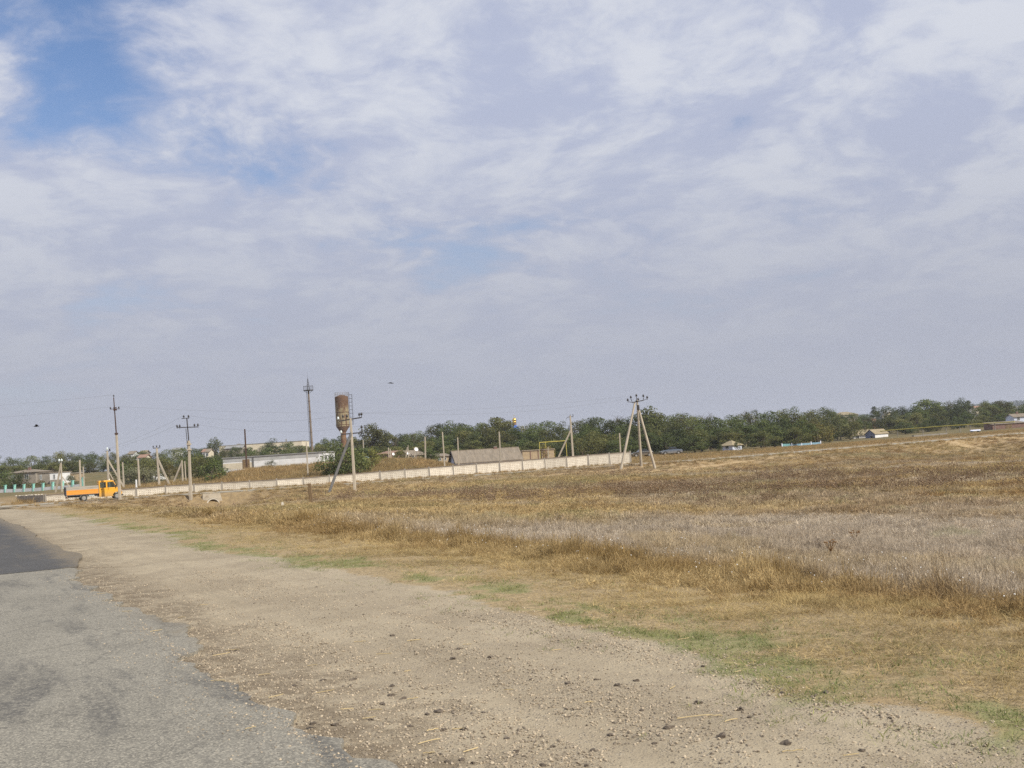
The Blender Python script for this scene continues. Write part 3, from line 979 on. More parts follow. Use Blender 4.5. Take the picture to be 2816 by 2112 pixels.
scatter('bank_weed', 'rusty brown weeds on the bank behind the concrete fence', 'weeds', np.stack([x, y, terrain(x, y)], -1), upright(N, 0.15),
        np.stack([sc * 2.2, sc * 2.2, sc * 1.7], -1), tint, rng.integers(0, 4, N), [tuft(360 + i, 46, 0.5, 0.26, 0.03, 0.55, 2) for i in range(4)])

# ================================================================== materials of built things
M_conc = mat('pale_concrete', (0.66, 0.60, 0.50), (0.57, 0.51, 0.42), 2.0, dirt=(0.50, 0.44, 0.355), dscale=0.7, dlo=0.48, dhi=0.75, rnd=0.14, bump=0.2)
M_cope = mat('weathered_coping', (0.22, 0.175, 0.135), (0.17, 0.14, 0.11), 1.5)
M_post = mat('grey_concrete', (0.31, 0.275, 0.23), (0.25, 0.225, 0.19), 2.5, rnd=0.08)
M_pole = mat('pole_concrete', (0.48, 0.415, 0.32), (0.39, 0.335, 0.26), 1.2, dirt=(0.33, 0.285, 0.22), dscale=0.8, dlo=0.55, dhi=0.8, rnd=0.10)
M_darkc = mat('dark_concrete', (0.17, 0.165, 0.16), (0.13, 0.125, 0.12), 1.6)
M_rustpole = mat('rust_steel_pole', (0.10, 0.055, 0.035), (0.07, 0.045, 0.035), 3.0)
M_steel = mat('dark_steel', (0.075, 0.068, 0.065), (0.05, 0.045, 0.045), 4.0, rough=0.6)
M_mast = mat('mast_steel', (0.17, 0.125, 0.095), (0.23, 0.185, 0.145), 0.5, rough=0.7)
M_insul = mat('brown_insulator', (0.04, 0.03, 0.028), (0.03, 0.025, 0.022), 5.0, rough=0.3, spec=0.5)
M_insul_w = mat('glass_insulator', (0.75, 0.8, 0.78), (0.6, 0.66, 0.64), 5.0, rough=0.2, spec=0.5)
M_wire = mat('wire_metal', (0.12, 0.12, 0.12), None, 3.0, rough=0.5)
M_wood = mat('weathered_wood', (0.26, 0.175, 0.09), (0.15, 0.10, 0.055), 2.0, stretch=(6, 6, 0.8), bump=0.4)
M_white = mat('whitewash', (0.82, 0.81, 0.80), (0.74, 0.73, 0.72), 0.8, dirt=(0.55, 0.50, 0.43), dscale=0.5, dlo=0.55, dhi=0.85)
M_bluewhite = mat('blue_whitewash', (0.70, 0.74, 0.86), (0.64, 0.68, 0.80), 0.8)
M_cream = mat('cream_render', (0.70, 0.62, 0.47), (0.62, 0.54, 0.41), 0.6)
M_slate = mat('asbestos_slate', (0.27, 0.22, 0.165), (0.20, 0.165, 0.125), 1.2, dirt=(0.38, 0.33, 0.26), dscale=0.9, dlo=0.58, dhi=0.75, stretch=(2.5, 0.5, 0.5))
M_greyroof = mat('grey_sheet_roof', (0.31, 0.305, 0.295), (0.25, 0.245, 0.24), 0.6)
M_tanroof = mat('tan_slate_roof', (0.34, 0.275, 0.17), (0.27, 0.22, 0.14), 1.0)
M_redroof = mat('reddish_roof', (0.33, 0.20, 0.14), (0.26, 0.165, 0.12), 0.8)
M_lime = mat('shell_limestone', (0.42, 0.32, 0.20), (0.33, 0.25, 0.16), 2.5, bump=0.4)
M_mud = mat('grey_brown_render', (0.33, 0.285, 0.23), (0.27, 0.235, 0.19), 0.9)
M_brick = mat('red_brown_wall', (0.26, 0.155, 0.12), (0.20, 0.125, 0.10), 2.0)
M_gable_shade = mat('gable_shade_blue', (0.24, 0.27, 0.40), (0.20, 0.23, 0.34), 1.5)  # shade of the shed's gable end, put into the wall colour
M_frame = mat('window_frame_paint', (0.62, 0.62, 0.60), None, 3.0)
M_bluetrim = mat('pale_blue_trim', (0.26, 0.42, 0.52), (0.22, 0.37, 0.47), 3.0)
M_turq = mat('turquoise_paint', (0.33, 0.66, 0.56), (0.28, 0.58, 0.50), 1.5)
M_teal = mat('teal_fence_paint', (0.20, 0.40, 0.42), (0.16, 0.34, 0.36), 1.5)
M_yellow = mat('yellow_gas_paint', (0.52, 0.44, 0.10), (0.42, 0.36, 0.09), 2.0)
M_dark = mat('dark_opening', (0.035, 0.033, 0.032), None, 2.0)
M_gold = mat('gilded_dome', (0.95, 0.66, 0.18), (0.85, 0.56, 0.14), 2.0, rough=0.22, metal=1.0)
M_dome = mat('blue_dome_roof', (0.06, 0.14, 0.45), (0.05, 0.11, 0.36), 1.0, rough=0.45)
gmat, gn, gb = newmat('window_glass')
gb.inputs['Base Color'].default_value = (0.03, 0.035, 0.04, 1); gb.inputs['Roughness'].default_value = 0.12
gb.inputs['Specular IOR Level'].default_value = 0.6
M_glass = gmat

# ================================================================== concrete fence
PITCH_W, NP0, NP1 = 3.5, -4, 19
fence = thing('concrete_fence', 'long pale concrete panel fence running beside the cross road', 'fence',
              (*fence_pt(0, 0), float(z_cross(0))), math.atan2(CD.y, CD.x))
pan = MB()
w2 = (PITCH_W - 0.20) / 2
pan.box(-w2, w2, -0.05, 0.05, -2.0, -0.10)
pan.box(-w2, w2, -0.09, -0.05, -0.26, -0.10)                     # raised border of the cast panel
pan.box(-w2, -w2 + 0.12, -0.09, -0.05, -2.0, -0.26)
pan.box(w2 - 0.12, w2, -0.09, -0.05, -2.0, -0.26)
for i in range(11):                                              # rows of small cast pyramids
    for j in range(5):
        cx = -w2 + 0.32 + i * (2 * w2 - 0.64) / 10; cz = -0.42 - j * 0.24
        s = 0.075
        pan.add([(cx - s, -0.05, cz - s), (cx + s, -0.05, cz - s), (cx + s, -0.05, cz + s), (cx - s, -0.05, cz + s), (cx, -0.11, cz)],
                [(0, 1, 4), (1, 2, 4), (2, 3, 4), (3, 0, 4)])
pan_me = pan.mesh('panel', M_conc)
cop_me = MB().box(-w2 - 0.02, w2 + 0.02, -0.13, 0.11, -0.13, 0.0).mesh('coping', M_cope)
post_me = MB().box(-0.10, 0.10, -0.13, 0.13, -2.2, 0.02).prism([(-0.10, 0.02), (0.10, 0.02), (0.05, 0.06), (-0.05, 0.06)], 1, -0.1, 0.1).mesh('post', M_post)


def wall_top(k):
    return float(np.interp(k, [-4, 0, 5, 10, 15, 19], [0.50, 0.62, 0.48, 0.75, 0.92, 1.12])) - float(z_cross(0))


def child(name, me, parent, loc=(0, 0, 0), rot=(0, 0, 0)):
    o = bpy.data.objects.new(name, me); col.objects.link(o); o.parent = parent
    o.location = loc; o.rotation_euler = rot
    return o


for k in range(NP0, NP1 + 1):
    zt = wall_top(k)
    child('post', post_me, fence, (k * PITCH_W, 0, zt), (0, random.gauss(0, 0.006), 0))
    if k < NP1:
        dz = wall_top(k + 1) - zt
        p_ = child('panel', pan_me, fence, ((k + 0.5) * PITCH_W, random.gauss(0, 0.012), zt + dz / 2 - 0.03 + random.gauss(0, 0.012)),
                   (random.gauss(0, 0.02), -math.atan2(dz, PITCH_W) + random.gauss(0, 0.006), 0))
        child('coping', cop_me, p_)

# dark return wall at the end of the fence, with rubble lying on it
x0, y0 = fence_pt(NP0 * PITCH_W - 0.15, 0.0)
ra = math.atan2(0.52, -0.85)
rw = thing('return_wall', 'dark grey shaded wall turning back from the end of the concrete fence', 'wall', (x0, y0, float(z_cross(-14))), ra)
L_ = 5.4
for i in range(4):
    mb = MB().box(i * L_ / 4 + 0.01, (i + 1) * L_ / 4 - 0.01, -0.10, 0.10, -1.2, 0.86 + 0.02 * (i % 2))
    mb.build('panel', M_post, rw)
for i in range(9):
    r_ = random.Random(50 + i)
    o = bpy.data.objects.new('rubble_block', stone_mesh(60 + i, 1, 'rubble_block', M_conc, 0.3)); col.objects.link(o)
    d = 0.4 + i * 0.66
    o.location = (x0 + math.cos(ra) * d, y0 + math.sin(ra) * d, float(z_cross(-14)) + 0.93)
    o.scale = (r_.uniform(0.12, 0.25), r_.uniform(0.12, 0.2), r_.uniform(0.08, 0.16)); o.rotation_euler = (0, 0, r_.uniform(0, 6))
    tag(o, 'pale broken rubble block lying on top of the dark return wall', 'rubble', 'rubble on the dark return wall')

# ================================================================== utility poles and masts
def conc_shaft(L, w0, w1, tilt_vec=None):
    mb = MB()
    a, b = w0 / 2, w1 / 2; c = 0.25
    def ring(h, z):
        k = h * c
        return [(-h, -h + k, z), (-h + k, -h, z), (h - k, -h, z), (h, -h + k, z), (h, h - k, z), (h - k, h, z), (-h + k, h, z), (-h, h - k, z)]
    vs = ring(a, -0.4) + ring(b, L)
    fs = [(i, (i + 1) % 8, (i + 1) % 8 + 8, i + 8) for i in range(8)] + [tuple(range(8)), tuple(range(8, 16))]
    return mb.add(vs, fs)


INS_ME = {}


def insulator(parent, loc, m=None, s=1.0):
    key = (m or M_insul).name
    if key not in INS_ME:
        mb = MB().tube((0, 0, -0.16), (0, 0, 0.0), 0.018, n=6)
        mb.lathe([(0.05, 0.0), (0.095, 0.02), (0.10, 0.06), (0.06, 0.09), (0.085, 0.11), (0.08, 0.15), (0.04, 0.20), (0.02, 0.23)], 10)
        INS_ME[key] = mb.mesh('insulator', m or M_insul, True)
    o = child('insulator', INS_ME[key], parent, loc); o.scale = (s, s, s)
    return o


def pole_base(bx, by, D, ground=True):
    v = at(bx, by, D)
    return Vector((v.x, v.y, tz(v.x, v.y) if ground else v.z))


def pole(name, label, top, base, D, w0=0.26, w1=0.17, m=None, group=None, cat='utility pole', plain=True):
    """a straight concrete pole whose foot and tip fall on two pixels at depth D"""
    b = pole_base(base[0], base[1], D); t_ = at(top[0], top[1], D)
    L = (t_ - b).length
    rot = Vector((0, 0, 1)).rotation_difference((t_ - b).normalized()).to_euler()
    mb = conc_shaft(L, w0, w1)
    if plain:
        o = mb.build(name, m or M_pole)
        o.location = b; o.rotation_euler = rot
        tag(o, label, cat, group)
        return o, L
    e = thing(name, label, cat, b, 0, group); e.rotation_euler = rot
    mb.build('shaft', m or M_pole, e)
    return e, L


def strut_to(e, L, frac, foot_px, D, m=None, w=0.22):
    """a bracing strut from part way up the pole down to the ground"""
    mw = e.matrix_basis
    topw = mw @ Vector((0, 0, L * frac))
    f = at(foot_px[0], foot_px[1], D); f = Vector((f.x, f.y, tz(f.x, f.y) - 0.3))
    inv = mw.inverted()
    MB().bar(inv @ topw, inv @ f, w, w).build('strut', m or M_pole, e)


# tripod of three braced poles in the field
D = 140
apex = at(1751, 1103, D)
tp = thing('tripod_pole', 'tall tripod of three concrete poles carrying dark insulators in the field', 'utility pole', (apex.x, apex.y, tz(apex.x, apex.y)))
for i, (bx, by, tx, ty, dd) in enumerate([(1705, 1287, 1746, 1106, -2.5), (1764, 1287, 1752, 1100, 1.5), (1803, 1288, 1753, 1112, -1.0)]):
    b = at(bx, by, D + dd); b = Vector((b.x, b.y, tz(b.x, b.y) - 0.4)); t_ = at(tx, ty, D + dd * 0.1)
    MB().tube(b - tp.location, t_ - tp.location, 0.19, 0.12, 10).build('leg', M_pole, tp, True)
a = apex - tp.location
MB().bar(a + Vector((-0.6, 0, -0.15)), a + Vector((0.9, 0.2, 0.05)), 0.12, 0.12).bar(a + Vector((-0.2, -0.7, 0.0)), a + Vector((0.3, 0.8, 0.0)), 0.1, 0.1).bar(
    a + Vector((0.9, 0.2, 0.05)), a + Vector((0.95, 0.2, 0.45)), 0.07).bar(a + Vector((-0.6, 0, -0.15)), a + Vector((-1.2, -0.1, 0.0)), 0.06).bar(
    a + Vector((0.0, 0.0, 0.0)), a + Vector((0.0, 0.0, 0.55)), 0.08).bar(a + Vector((0.9, 0.2, 0.05)), a + Vector((1.45, 0.2, 0.2)), 0.06).bar(
    a + Vector((-0.6, 0, -0.15)), a + Vector((-0.75, 0, 0.35)), 0.07).build('crossarm', M_steel, tp)
TRI_INS = []
for dx, dy, dz in [(-1.2, -0.1, 0.1), (-0.75, 0, 0.42), (0, 0, 0.62), (0.95, 0.2, 0.52), (1.45, 0.2, 0.28), (0.3, 0.8, 0.12)]:
    insulator(tp, a + Vector((dx, dy, dz)), None, 1.5); TRI_INS.append(apex + Vector((dx, dy, dz + 0.3)))
MB().tube(a + Vector((0.12, -0.25, -0.55)), a + Vector((0.14, -0.25, -1.2)), 0.16, 0.16, 8).build('clamp_collar', M_steel, tp)

# braced pole with two crossarms in front of the fence
D = 118
e, L = pole('braced_pole', 'braced concrete pole with two dark crossarms standing before the rusty water tower', (964, 1150), (976, 1351), D, 0.34, 0.22, plain=False)
strut_to(e, L, 0.80, (901, 1356), D - 1, M_darkc, 0.26)
MB().bar((-1.3, 0, L - 0.25), (1.25, 0.0, L + 0.0), 0.13).bar((-1.5, -0.1, L - 0.25), (-1.25, -0.1, L - 0.05), 0.07).bar((1.25, 0, L), (1.25, 0, L + 0.18), 0.06).bar((-0.85, 0, L - 0.2), (-0.85, 0, L + 0.08), 0.06).bar(
    (-0.4, 0, L - 0.15), (-0.4, 0, L + 0.1), 0.06).build('crossarm', M_steel, e)
MB().bar((-1.2, 0, L - 1.75), (1.15, 0, L - 1.7), 0.13).bar((1.15, 0, L - 1.7), (1.17, 0, L - 1.3), 0.08).build('lower_crossarm', M_steel, e)
MB().bar((0.2, 0, L - 3.2), (0.55, 0, L - 3.15), 0.08).build('bracket', M_steel, e)
A_INS = []
for dx, dz, mm in [(1.0, 0.22, None), (1.25, 0.24, None), (-0.85, 0.12, None), (-0.4, 0.14, None), (-1.4, -0.05, M_insul_w), (1.17, -1.2, None), (-1.15, -1.6, M_insul_w)]:
    insulator(e, (dx, 0, L + dz), mm, 1.4); A_INS.append(e.matrix_basis @ Vector((dx, 0, L + dz + 0.25)))

# crossarm pole beside the road
D = on_line(524, 1354, 15.3)
e, L = pole('crossarm_pole', 'concrete pole with a dark steel extension and one wide crossarm beside the cross road', (519, 1212), (524, 1354), D, 0.34, 0.24, plain=False)
tpv = e.matrix_basis.inverted() @ at(512.5, 1150, D)
MB().bar((0.08, 0, L - 1.5), (tpv.x + 0.05, 0, tpv.z), 0.10).bar((-0.12, 0, L - 1.4), (tpv.x - 0.1, 0, tpv.z - 1.2), 0.06).bar((tpv.x - 0.55, 0, tpv.z - 0.02), (tpv.x + 0.35, 0, tpv.z + 0.02), 0.07).build('steel_extension', M_steel, e)
zc = tpv.z - 1.08
MB().bar((tpv.x - 1.15, 0, zc + 0.05), (tpv.x + 1.35, 0, zc), 0.10).build('crossarm', M_steel, e)
MB().box(-0.20, 0.22, -0.2, 0.2, L - 0.5, L - 0.3).build('clamp_collar', M_pole, e)
MB().box(-0.2, 0.24, -0.2, 0.2, L - 1.1, L - 0.95).build('clamp_collar', M_pole, e)
C_INS = []
for dx, dz in [(-1.1, 0.12), (-0.8, 0.12), (0.9, 0.12), (1.3, 0.12)]:
    insulator(e, (tpv.x + dx, 0, zc + dz), None, 1.2); C_INS.append(e.matrix_basis @ Vector((tpv.x + dx, 0, zc + dz + 0.25)))
for dx in (-0.3, 0.25):
    insulator(e, (tpv.x + dx, 0, tpv.z + 0.1), None, 1.2); C_INS.append(e.matrix_basis @ Vector((tpv.x + dx, 0, tpv.z + 0.3)))

# tallest roadside pole, just ahead of the lorry
D = on_line(330, 1374, 15.0)
e, L = pole('extended_pole', 'tall concrete pole with a thin dark steel extension rising just ahead of the orange lorry', (320, 1192), (330, 1374), D, 0.30, 0.20, plain=False)
tpv = e.matrix_basis.inverted() @ at(312.5, 1093, D)
MB().tube((0, 0, L - 0.4), (tpv.x, 0, tpv.z), 0.075, 0.05, 8).build('steel_extension', M_rustpole, e, True)
for z0_, z1_ in ((L - 0.12, L + 0.06), (L + 2.6, L + 2.75), (L + 2.85, L + 2.95)): MB().box(-0.15, 0.15, -0.15, 0.15, z0_, z1_).build('clamp_collar', M_rustpole, e)
MB().bar((tpv.x * 0.7 - 0.5, 0, L + 2.8), (tpv.x * 0.7 + 0.6, 0, L + 2.75), 0.06).build('crossarm', M_rustpole, e)
X_INS = []
for dx, z_ in [(-0.45, L + 2.85), (0.5, L + 2.82), (0.0, tpv.z + 0.1)]:
    insulator(e, (tpv.x * 0.8 + dx, 0, z_), None, 0.9); X_INS.append(e.matrix_basis @ Vector((tpv.x * 0.8 + dx, 0, z_ + 0.2)))

# strutted poles behind the fence
D = 150
e, L = pole('strutted_pole', 'pale concrete pole with two slanting struts behind the cab of the lorry', (295, 1240), (299, 1345), D, 0.30, 0.22, plain=False)
strut_to(e, L, 0.80, (349, 1346), D + 1); strut_to(e, L, 0.50, (330, 1332), D + 2, None, 0.18)
insulator(e, (0, 0, L + 0.15), M_insul_w, 1.6); insulator(e, (0.35, 0, L + 0.05), None, 1.2)
MB().bar((-0.3, 0, L - 0.02), (0.5, 0, L - 0.02), 0.08).build('crossarm', M_steel, e)
B_INS = [e.matrix_basis @ Vector((0.35, 0, L + 0.3)), e.matrix_basis @ Vector((-0.2, 0, L + 0.3))]
D = 152
e, L = pole('strutted_pole', 'concrete pole with a small dark crossarm and a strut beside the white round-windowed gable', (431, 1232), (438, 1332), D, 0.30, 0.22, plain=False)
strut_to(e, L, 0.75, (470, 1334), D)
MB().bar((-0.55, 0, L + 0.02), (0.5, 0, L - 0.02), 0.10).build('crossarm', M_steel, e)
for dx in (-0.5, 0.0, 0.45): insulator(e, (dx, 0, L + 0.15), None, 1.1)
D = 158
e, L = pole('strutted_pole', 'short twin post with a long slanting strut behind the fence', (500, 1266), (503, 1324), D, 0.24, 0.18, plain=False)
strut_to(e, L, 0.92, (472, 1322), D)
MB().tube((0.45, 0, 0), (0.42, 0, L * 0.95), 0.10, 0.08, 8).build('second_post', M_pole, e)
D = 168
e, L = pole('leaning_frame_pole', 'leaning A-shaped concrete pole with white insulators in front of the turquoise pillars', (168, 1272), (170, 1346), D, 0.22, 0.18, plain=False)
strut_to(e, L, 0.98, (152, 1352), D); strut_to(e, L, 0.55, (203, 1340), D, None, 0.12)
insulator(e, (-0.3, 0, L + 0.2), M_insul_w, 1.8); insulator(e, (0.1, 0, L + 0.2), M_insul_w, 1.8)
MB().bar((-0.4, 0, L), (0.3, 0, L), 0.08).build('crossarm', M_steel, e)
D = 186
e, L = pole('cross_topped_pole', 'concrete pole with a short dark crossbar and one slanting strut beside the yellow pipe', (1568, 1143), (1576, 1256), D, 0.40, 0.26, plain=False)
strut_to(e, L, 0.70, (1525, 1258), D, None, 0.26)
MB().bar((-0.5, 0, L - 0.25), (0.55, 0, L - 0.20), 0.10).bar((0, 0, L - 0.6), (0, 0, L + 0.2), 0.10).bar((-0.5, 0, L - 0.25), (-0.7, 0, L - 0.5), 0.06).build('crossarm', M_steel, e)
insulator(e, (0.5, 0, L + 0.0), None, 1.0)

plain_poles = [
    ((219, 1265), (222, 1343), 160, 0.26, 0.20, 'plain concrete pole between the turquoise gate pillar and the lorry cab', None),
    ((228.5, 1283), (232, 1342), 172, 0.20, 0.16, 'thinner concrete post beside the plain pole near the turquoise gate pillar', None),
    ((337, 1271), (341, 1346), 158, 0.22, 0.18, 'slim concrete post right of the tall steel-topped pole', None),
    ((379.5, 1262), (384, 1346), 152, 0.26, 0.19, 'concrete post among grey-green bushes behind the fence', None),
    ((374.5, 1319), (376, 1366), 140, 0.20, 0.17, 'short whitish post standing before a fence panel', M_white),
    ((673, 1180), (679, 1295), 172, 0.24, 0.20, 'dark rusty steel pole before the white barn', M_rustpole),
    ((842.5, 1216), (847, 1310), 150, 0.20, 0.15, 'thin pale pole just behind the fence by the end of the barn', None),
    ((998.5, 1210), (1000, 1245), 235, 0.24, 0.2, 'distant thin post in front of the tall round tree', None),
    ((1068, 1231), (1070, 1268), 178, 0.20, 0.17, 'first of two close concrete posts beside the blue-edged gable', None),
    ((1073, 1234), (1075.5, 1268), 178, 0.20, 0.17, 'second of two close concrete posts beside the blue-edged gable', None),
    ((1120, 1230), (1114, 1266), 180, 0.18, 0.16, 'leaning concrete post beside a thin upright one on the bank', None),
    ((1122, 1224), (1124, 1264), 181, 0.14, 0.10, 'thin upright post beside the leaning one on the bank', None),
    ((1130.5, 1245), (1132, 1268), 178, 0.16, 0.14, 'short post under the white dish on the bank', None),
    ((1139, 1231), (1141, 1267), 178, 0.22, 0.18, 'stout grey post next to the white dish on the bank', None),
    ((1169, 1201), (1169.5, 1263), 176, 0.28, 0.24, 'thick pale pole on the bank left of the slate-roofed house', None),
    ((1216.5, 1188), (1223, 1282), 156, 0.22, 0.17, 'tall slim pole at the fence before the gable of the slate-roofed house', None),
    ((1258.5, 1203), (1261, 1275), 162, 0.20, 0.16, 'slim pole in front of the gable end of the slate roof', None),
    ((1372.5, 1187), (1377, 1270), 156, 0.24, 0.19, 'tall slim pole in front of the middle of the slate roof', None),
    ((1507, 1229), (1507.5, 1258), 182, 0.20, 0.18, 'short post beside the dark door of the stone shed', None),
    ((1703.5, 1191), (1706, 1244), 172, 0.24, 0.19, 'thin pole behind the end panel of the fence', None),
    ((1483, 1236), (1484, 1262), 188, 0.10, 0.10, 'low post under the yellow pipe bend', None),
    ((602, 1246), (602.5, 1262), 330, 0.30, 0.24, 'distant pale post beneath the long cream school', None),
    ((640, 1240), (641, 1264), 330, 0.30, 0.24, 'distant pale post between trees behind the barn', None),
    ((704, 1239), (705, 1262), 330, 0.34, 0.26, 'distant pale post behind the middle of the barn', None),
    ((796, 1240), (797, 1260), 330, 0.34, 0.26, 'distant pale post near the steel mast', None),
    ((1151, 1205), (1151.5, 1222), 300, 0.34, 0.3, 'distant pole among trees above the white dish', None),
    ((2427, 1141), (2427.5, 1160), 400, 0.4, 0.3, 'pale post among trees behind the shaded-gable shed', None),
    ((2717, 1120), (2718, 1134), 430, 0.4, 0.3, 'pale distant post above the yellow pipeline', None),
    ((1908, 1229), (1909, 1251), 226, 0.16, 0.16, 'greenish gate post under the roadside trees', M_yellow),
]
for tpx, bpx, D, w0, w1, lab, mm in plain_poles:
    pole('concrete_pole' if mm is None else 'post', lab, tpx, bpx, D, w0, w1, mm, None, 'pole')

# wooden marker post and a little white stub in the field
v = pole_base(856, 1387, 78); t_ = at(853, 1329, 78); H = t_.z - v.z
mk = thing('marker_post', 'rough square wooden post with a bent wire standing in the field', 'post', v)
mb = MB()
prev = None
for i, (z_, w_) in enumerate([(-0.3, 0.26), (0.2, 0.25), (0.7, 0.25), (1.2, 0.24), (H - 0.04, 0.24), (H, 0.22)]):
    ox = -0.07 * z_ / H + random.uniform(-0.008, 0.008)
    mb.v += [(ox - w_ / 2, -w_ / 2, z_), (ox + w_ / 2, -w_ / 2, z_), (ox + w_ / 2, w_ / 2, z_), (ox - w_ / 2, w_ / 2, z_)]
for i in range(5):
    mb.f += [(i * 4 + j, i * 4 + (j + 1) % 4, i * 4 + 4 + (j + 1) % 4, i * 4 + 4 + j) for j in range(4)]
mb.f += [(3, 2, 1, 0), (20, 21, 22, 23)]
mb.build('shaft', M_wood, mk, bevel=0.012)
MB().tube((-0.13, -0.02, H * 0.60), (-0.34, -0.05, H * 0.63), 0.012, 0.008, 5).tube((-0.34, -0.05, H * 0.63), (-0.52, -0.02, H * 0.66), 0.008, 0.006, 5).build('wire_stub', M_rustpole, mk)
v = pole_base(778, 1404, 72)
o = MB().prism([(-0.07, -0.07), (0.08, -0.06), (0.07, 0.07), (-0.06, 0.08)], 2, -0.2, 0.36).prism([(-0.06, -0.06), (0.05, -0.05), (0.05, 0.04), (-0.05, 0.05)], 2, 0.36, 0.43).build('stone_stub', M_conc)
o.location = v; tag(o, 'short white stone stub half hidden in the grass near the wooden post', 'marker stone')

# steel lighting mast
D = 262
b = at(862, 1300, D); gz = tz(b.x, b.y); tpt = at(848, 1074, D)
mast = thing('lattice_mast', 'tall slender brown steel mast with a railed top platform and spike', 'mast', (b.x, b.y, gz))
Hm = tpt.z - gz
mast.rotation_euler = Vector((0, 0, 1)).rotation_difference((tpt - Vector((b.x, b.y, gz))).normalized()).to_euler()
MB().tube((0, 0, -0.5), (0, 0, Hm), 0.34, 0.20, 12).build('shaft', M_mast, mast, True)
mb = MB()
for i in range(1, 7):
    z_ = Hm * i / 7; r_ = 0.34 - 0.14 * i / 7
    MB().lathe([(r_ + 0.08, z_ - 0.1), (r_ + 0.08, z_ + 0.1)], 12).build('flange', M_mast, mast)
mb = MB()
for i in range(int(Hm / 0.5)):
    z_ = 2 + i * 0.5
    if z_ > Hm - 0.5: break
    mb.bar((-0.45, -0.3, z_), (-0.45, 0.0, z_), 0.035)
mb.bar((-0.47, -0.3, 1.5), (-0.43, -0.3, Hm), 0.04).bar((-0.47, 0.0, 1.5), (-0.43, 0.0, Hm), 0.04).build('ladder', M_steel, mast)
mb = MB().lathe([(1.25, Hm - 0.02), (1.25, Hm + 0.12)], 14)
for i in range(4): 
    a_ = math.pi * i / 2
    mb.bar((0.3 * math.cos(a_), 0.3 * math.sin(a_), Hm - 0.6), (1.15 * math.cos(a_), 1.15 * math.sin(a_), Hm), 0.08)
mb.build('platform', M_steel, mast)
mb = MB()
for i in range(10):
    a_ = 2 * math.pi * i / 10
    mb.bar((1.2 * math.cos(a_), 1.2 * math.sin(a_), Hm + 0.1), (1.2 * math.cos(a_), 1.2 * math.sin(a_), Hm + 1.15), 0.05)
    a2_ = 2 * math.pi * (i + 1) / 10
    mb.bar((1.2 * math.cos(a_), 1.2 * math.sin(a_), Hm + 1.12), (1.2 * math.cos(a2_), 1.2 * math.sin(a2_), Hm + 1.12), 0.05)
mb.build('railing', M_steel, mast)
mb = MB()
zt = Hm + 2.95
for sx_, sy_ in ((-1, -1), (1, -1), (1, 1), (-1, 1)):
    mb.bar((sx_ * 0.34, sy_ * 0.34, Hm), (sx_ * 0.04, sy_ * 0.04, zt), 0.07)
for i in range(5):
    z0_ = Hm + i * 0.58; k0 = 0.34 - 0.30 * i / 5; z1_ = z0_ + 0.58; k1 = 0.34 - 0.30 * (i + 1) / 5
    for (ax, ay), (bx_, by_) in (((-1, -1), (1, -1)), ((1, -1), (1, 1)), ((1, 1), (-1, 1)), ((-1, 1), (-1, -1))):
        mb.bar((ax * k0, ay * k0, z0_), (bx_ * k1, by_ * k1, z1_), 0.035)
mb.build('lattice_top', M_steel, mast)
MB().tube((0, 0, zt), (0, 0, zt + 1.6), 0.03, 0.012, 6).build('lightning_rod', M_steel, mast)

# ------------------------------------------------------------------ rusty water tower
D = 236
v = at(949, 1285, D); gz = tz(v.x, v.y); top = at(938, 1091, D)
wtw = thing('water_tower', 'rusty steel water tower with a wide cylindrical tank on a narrow stem', 'water tower', (v.x, v.y, gz))
Ht = top.z - gz
tm, n, b = newmat('rusted_tank')
tco = n.n('ShaderNodeTexCoord').outputs['Object']
st = n.vm('MULTIPLY', tco, (2.4, 2.4, 0.55))
a1_ = n.noise(st, 0.9, 7, 0.65, 0.4); a2_ = n.noise(tco, 2.6, 6, 0.65)
sepz = n.n('ShaderNodeSeparateXYZ', i_0=tco).outputs[2]
up = n.ss(sepz, Ht - 4.0, Ht - 0.2)
pale_ = n.mix(n.ss(a2_, 0.35, 0.65), (0.36, 0.295, 0.175), (0.28, 0.225, 0.135))
rust = n.mix(n.ss(a2_, 0.35, 0.65), (0.175, 0.10, 0.058), (0.12, 0.07, 0.044))
c = n.mix(n.ss(n.m('ADD', a1_, n.m('MULTIPLY', up, 0.20)), 0.46, 0.60), pale_, rust)
c = n.mix(n.ss(n.noise(tco, 4.0, 3, 0.5), 0.66, 0.74), c, (0.06, 0.035, 0.025))
n.t.links.new(c, b.inputs['Base Color']); b.inputs['Roughness'].default_value = 0.8
rt = 1.5; tank_h = 6.7
zt0 = Ht - tank_h
tank = MB().lathe([(rt, zt0), (rt, Ht - 0.05), (rt - 0.06, Ht), (0.4, Ht + 0.42), (0.05, Ht + 0.46)], 40).build('tank', tm, wtw, True)
M_drust = mat('dark_rust', (0.12, 0.055, 0.03), (0.09, 0.045, 0.03), 2.0)
for f in (0.05, 0.47): MB().lathe([(rt + 0.025, zt0 + tank_h * f - 0.06), (rt + 0.025, zt0 + tank_h * f + 0.06)], 40).build('weld_band', M_drust, tank)
MB().lathe([(0.62, zt0 - 1.35), (0.64, zt0 - 1.3), (1.5, zt0 - 0.02), (1.5, zt0)], 40).build('tank_cone', mat('cone_rust', (0.20, 0.12, 0.075), (0.14, 0.085, 0.06), 1.4), wtw, True)
MB().lathe([(0.62, -0.5), (0.60, zt0 - 1.3)], 28).build('stem', mat('stem_rust', (0.23, 0.125, 0.07), (0.18, 0.10, 0.06), 1.1, dirt=(0.37, 0.27, 0.14), dscale=0.6), wtw, True)
mb = MB()
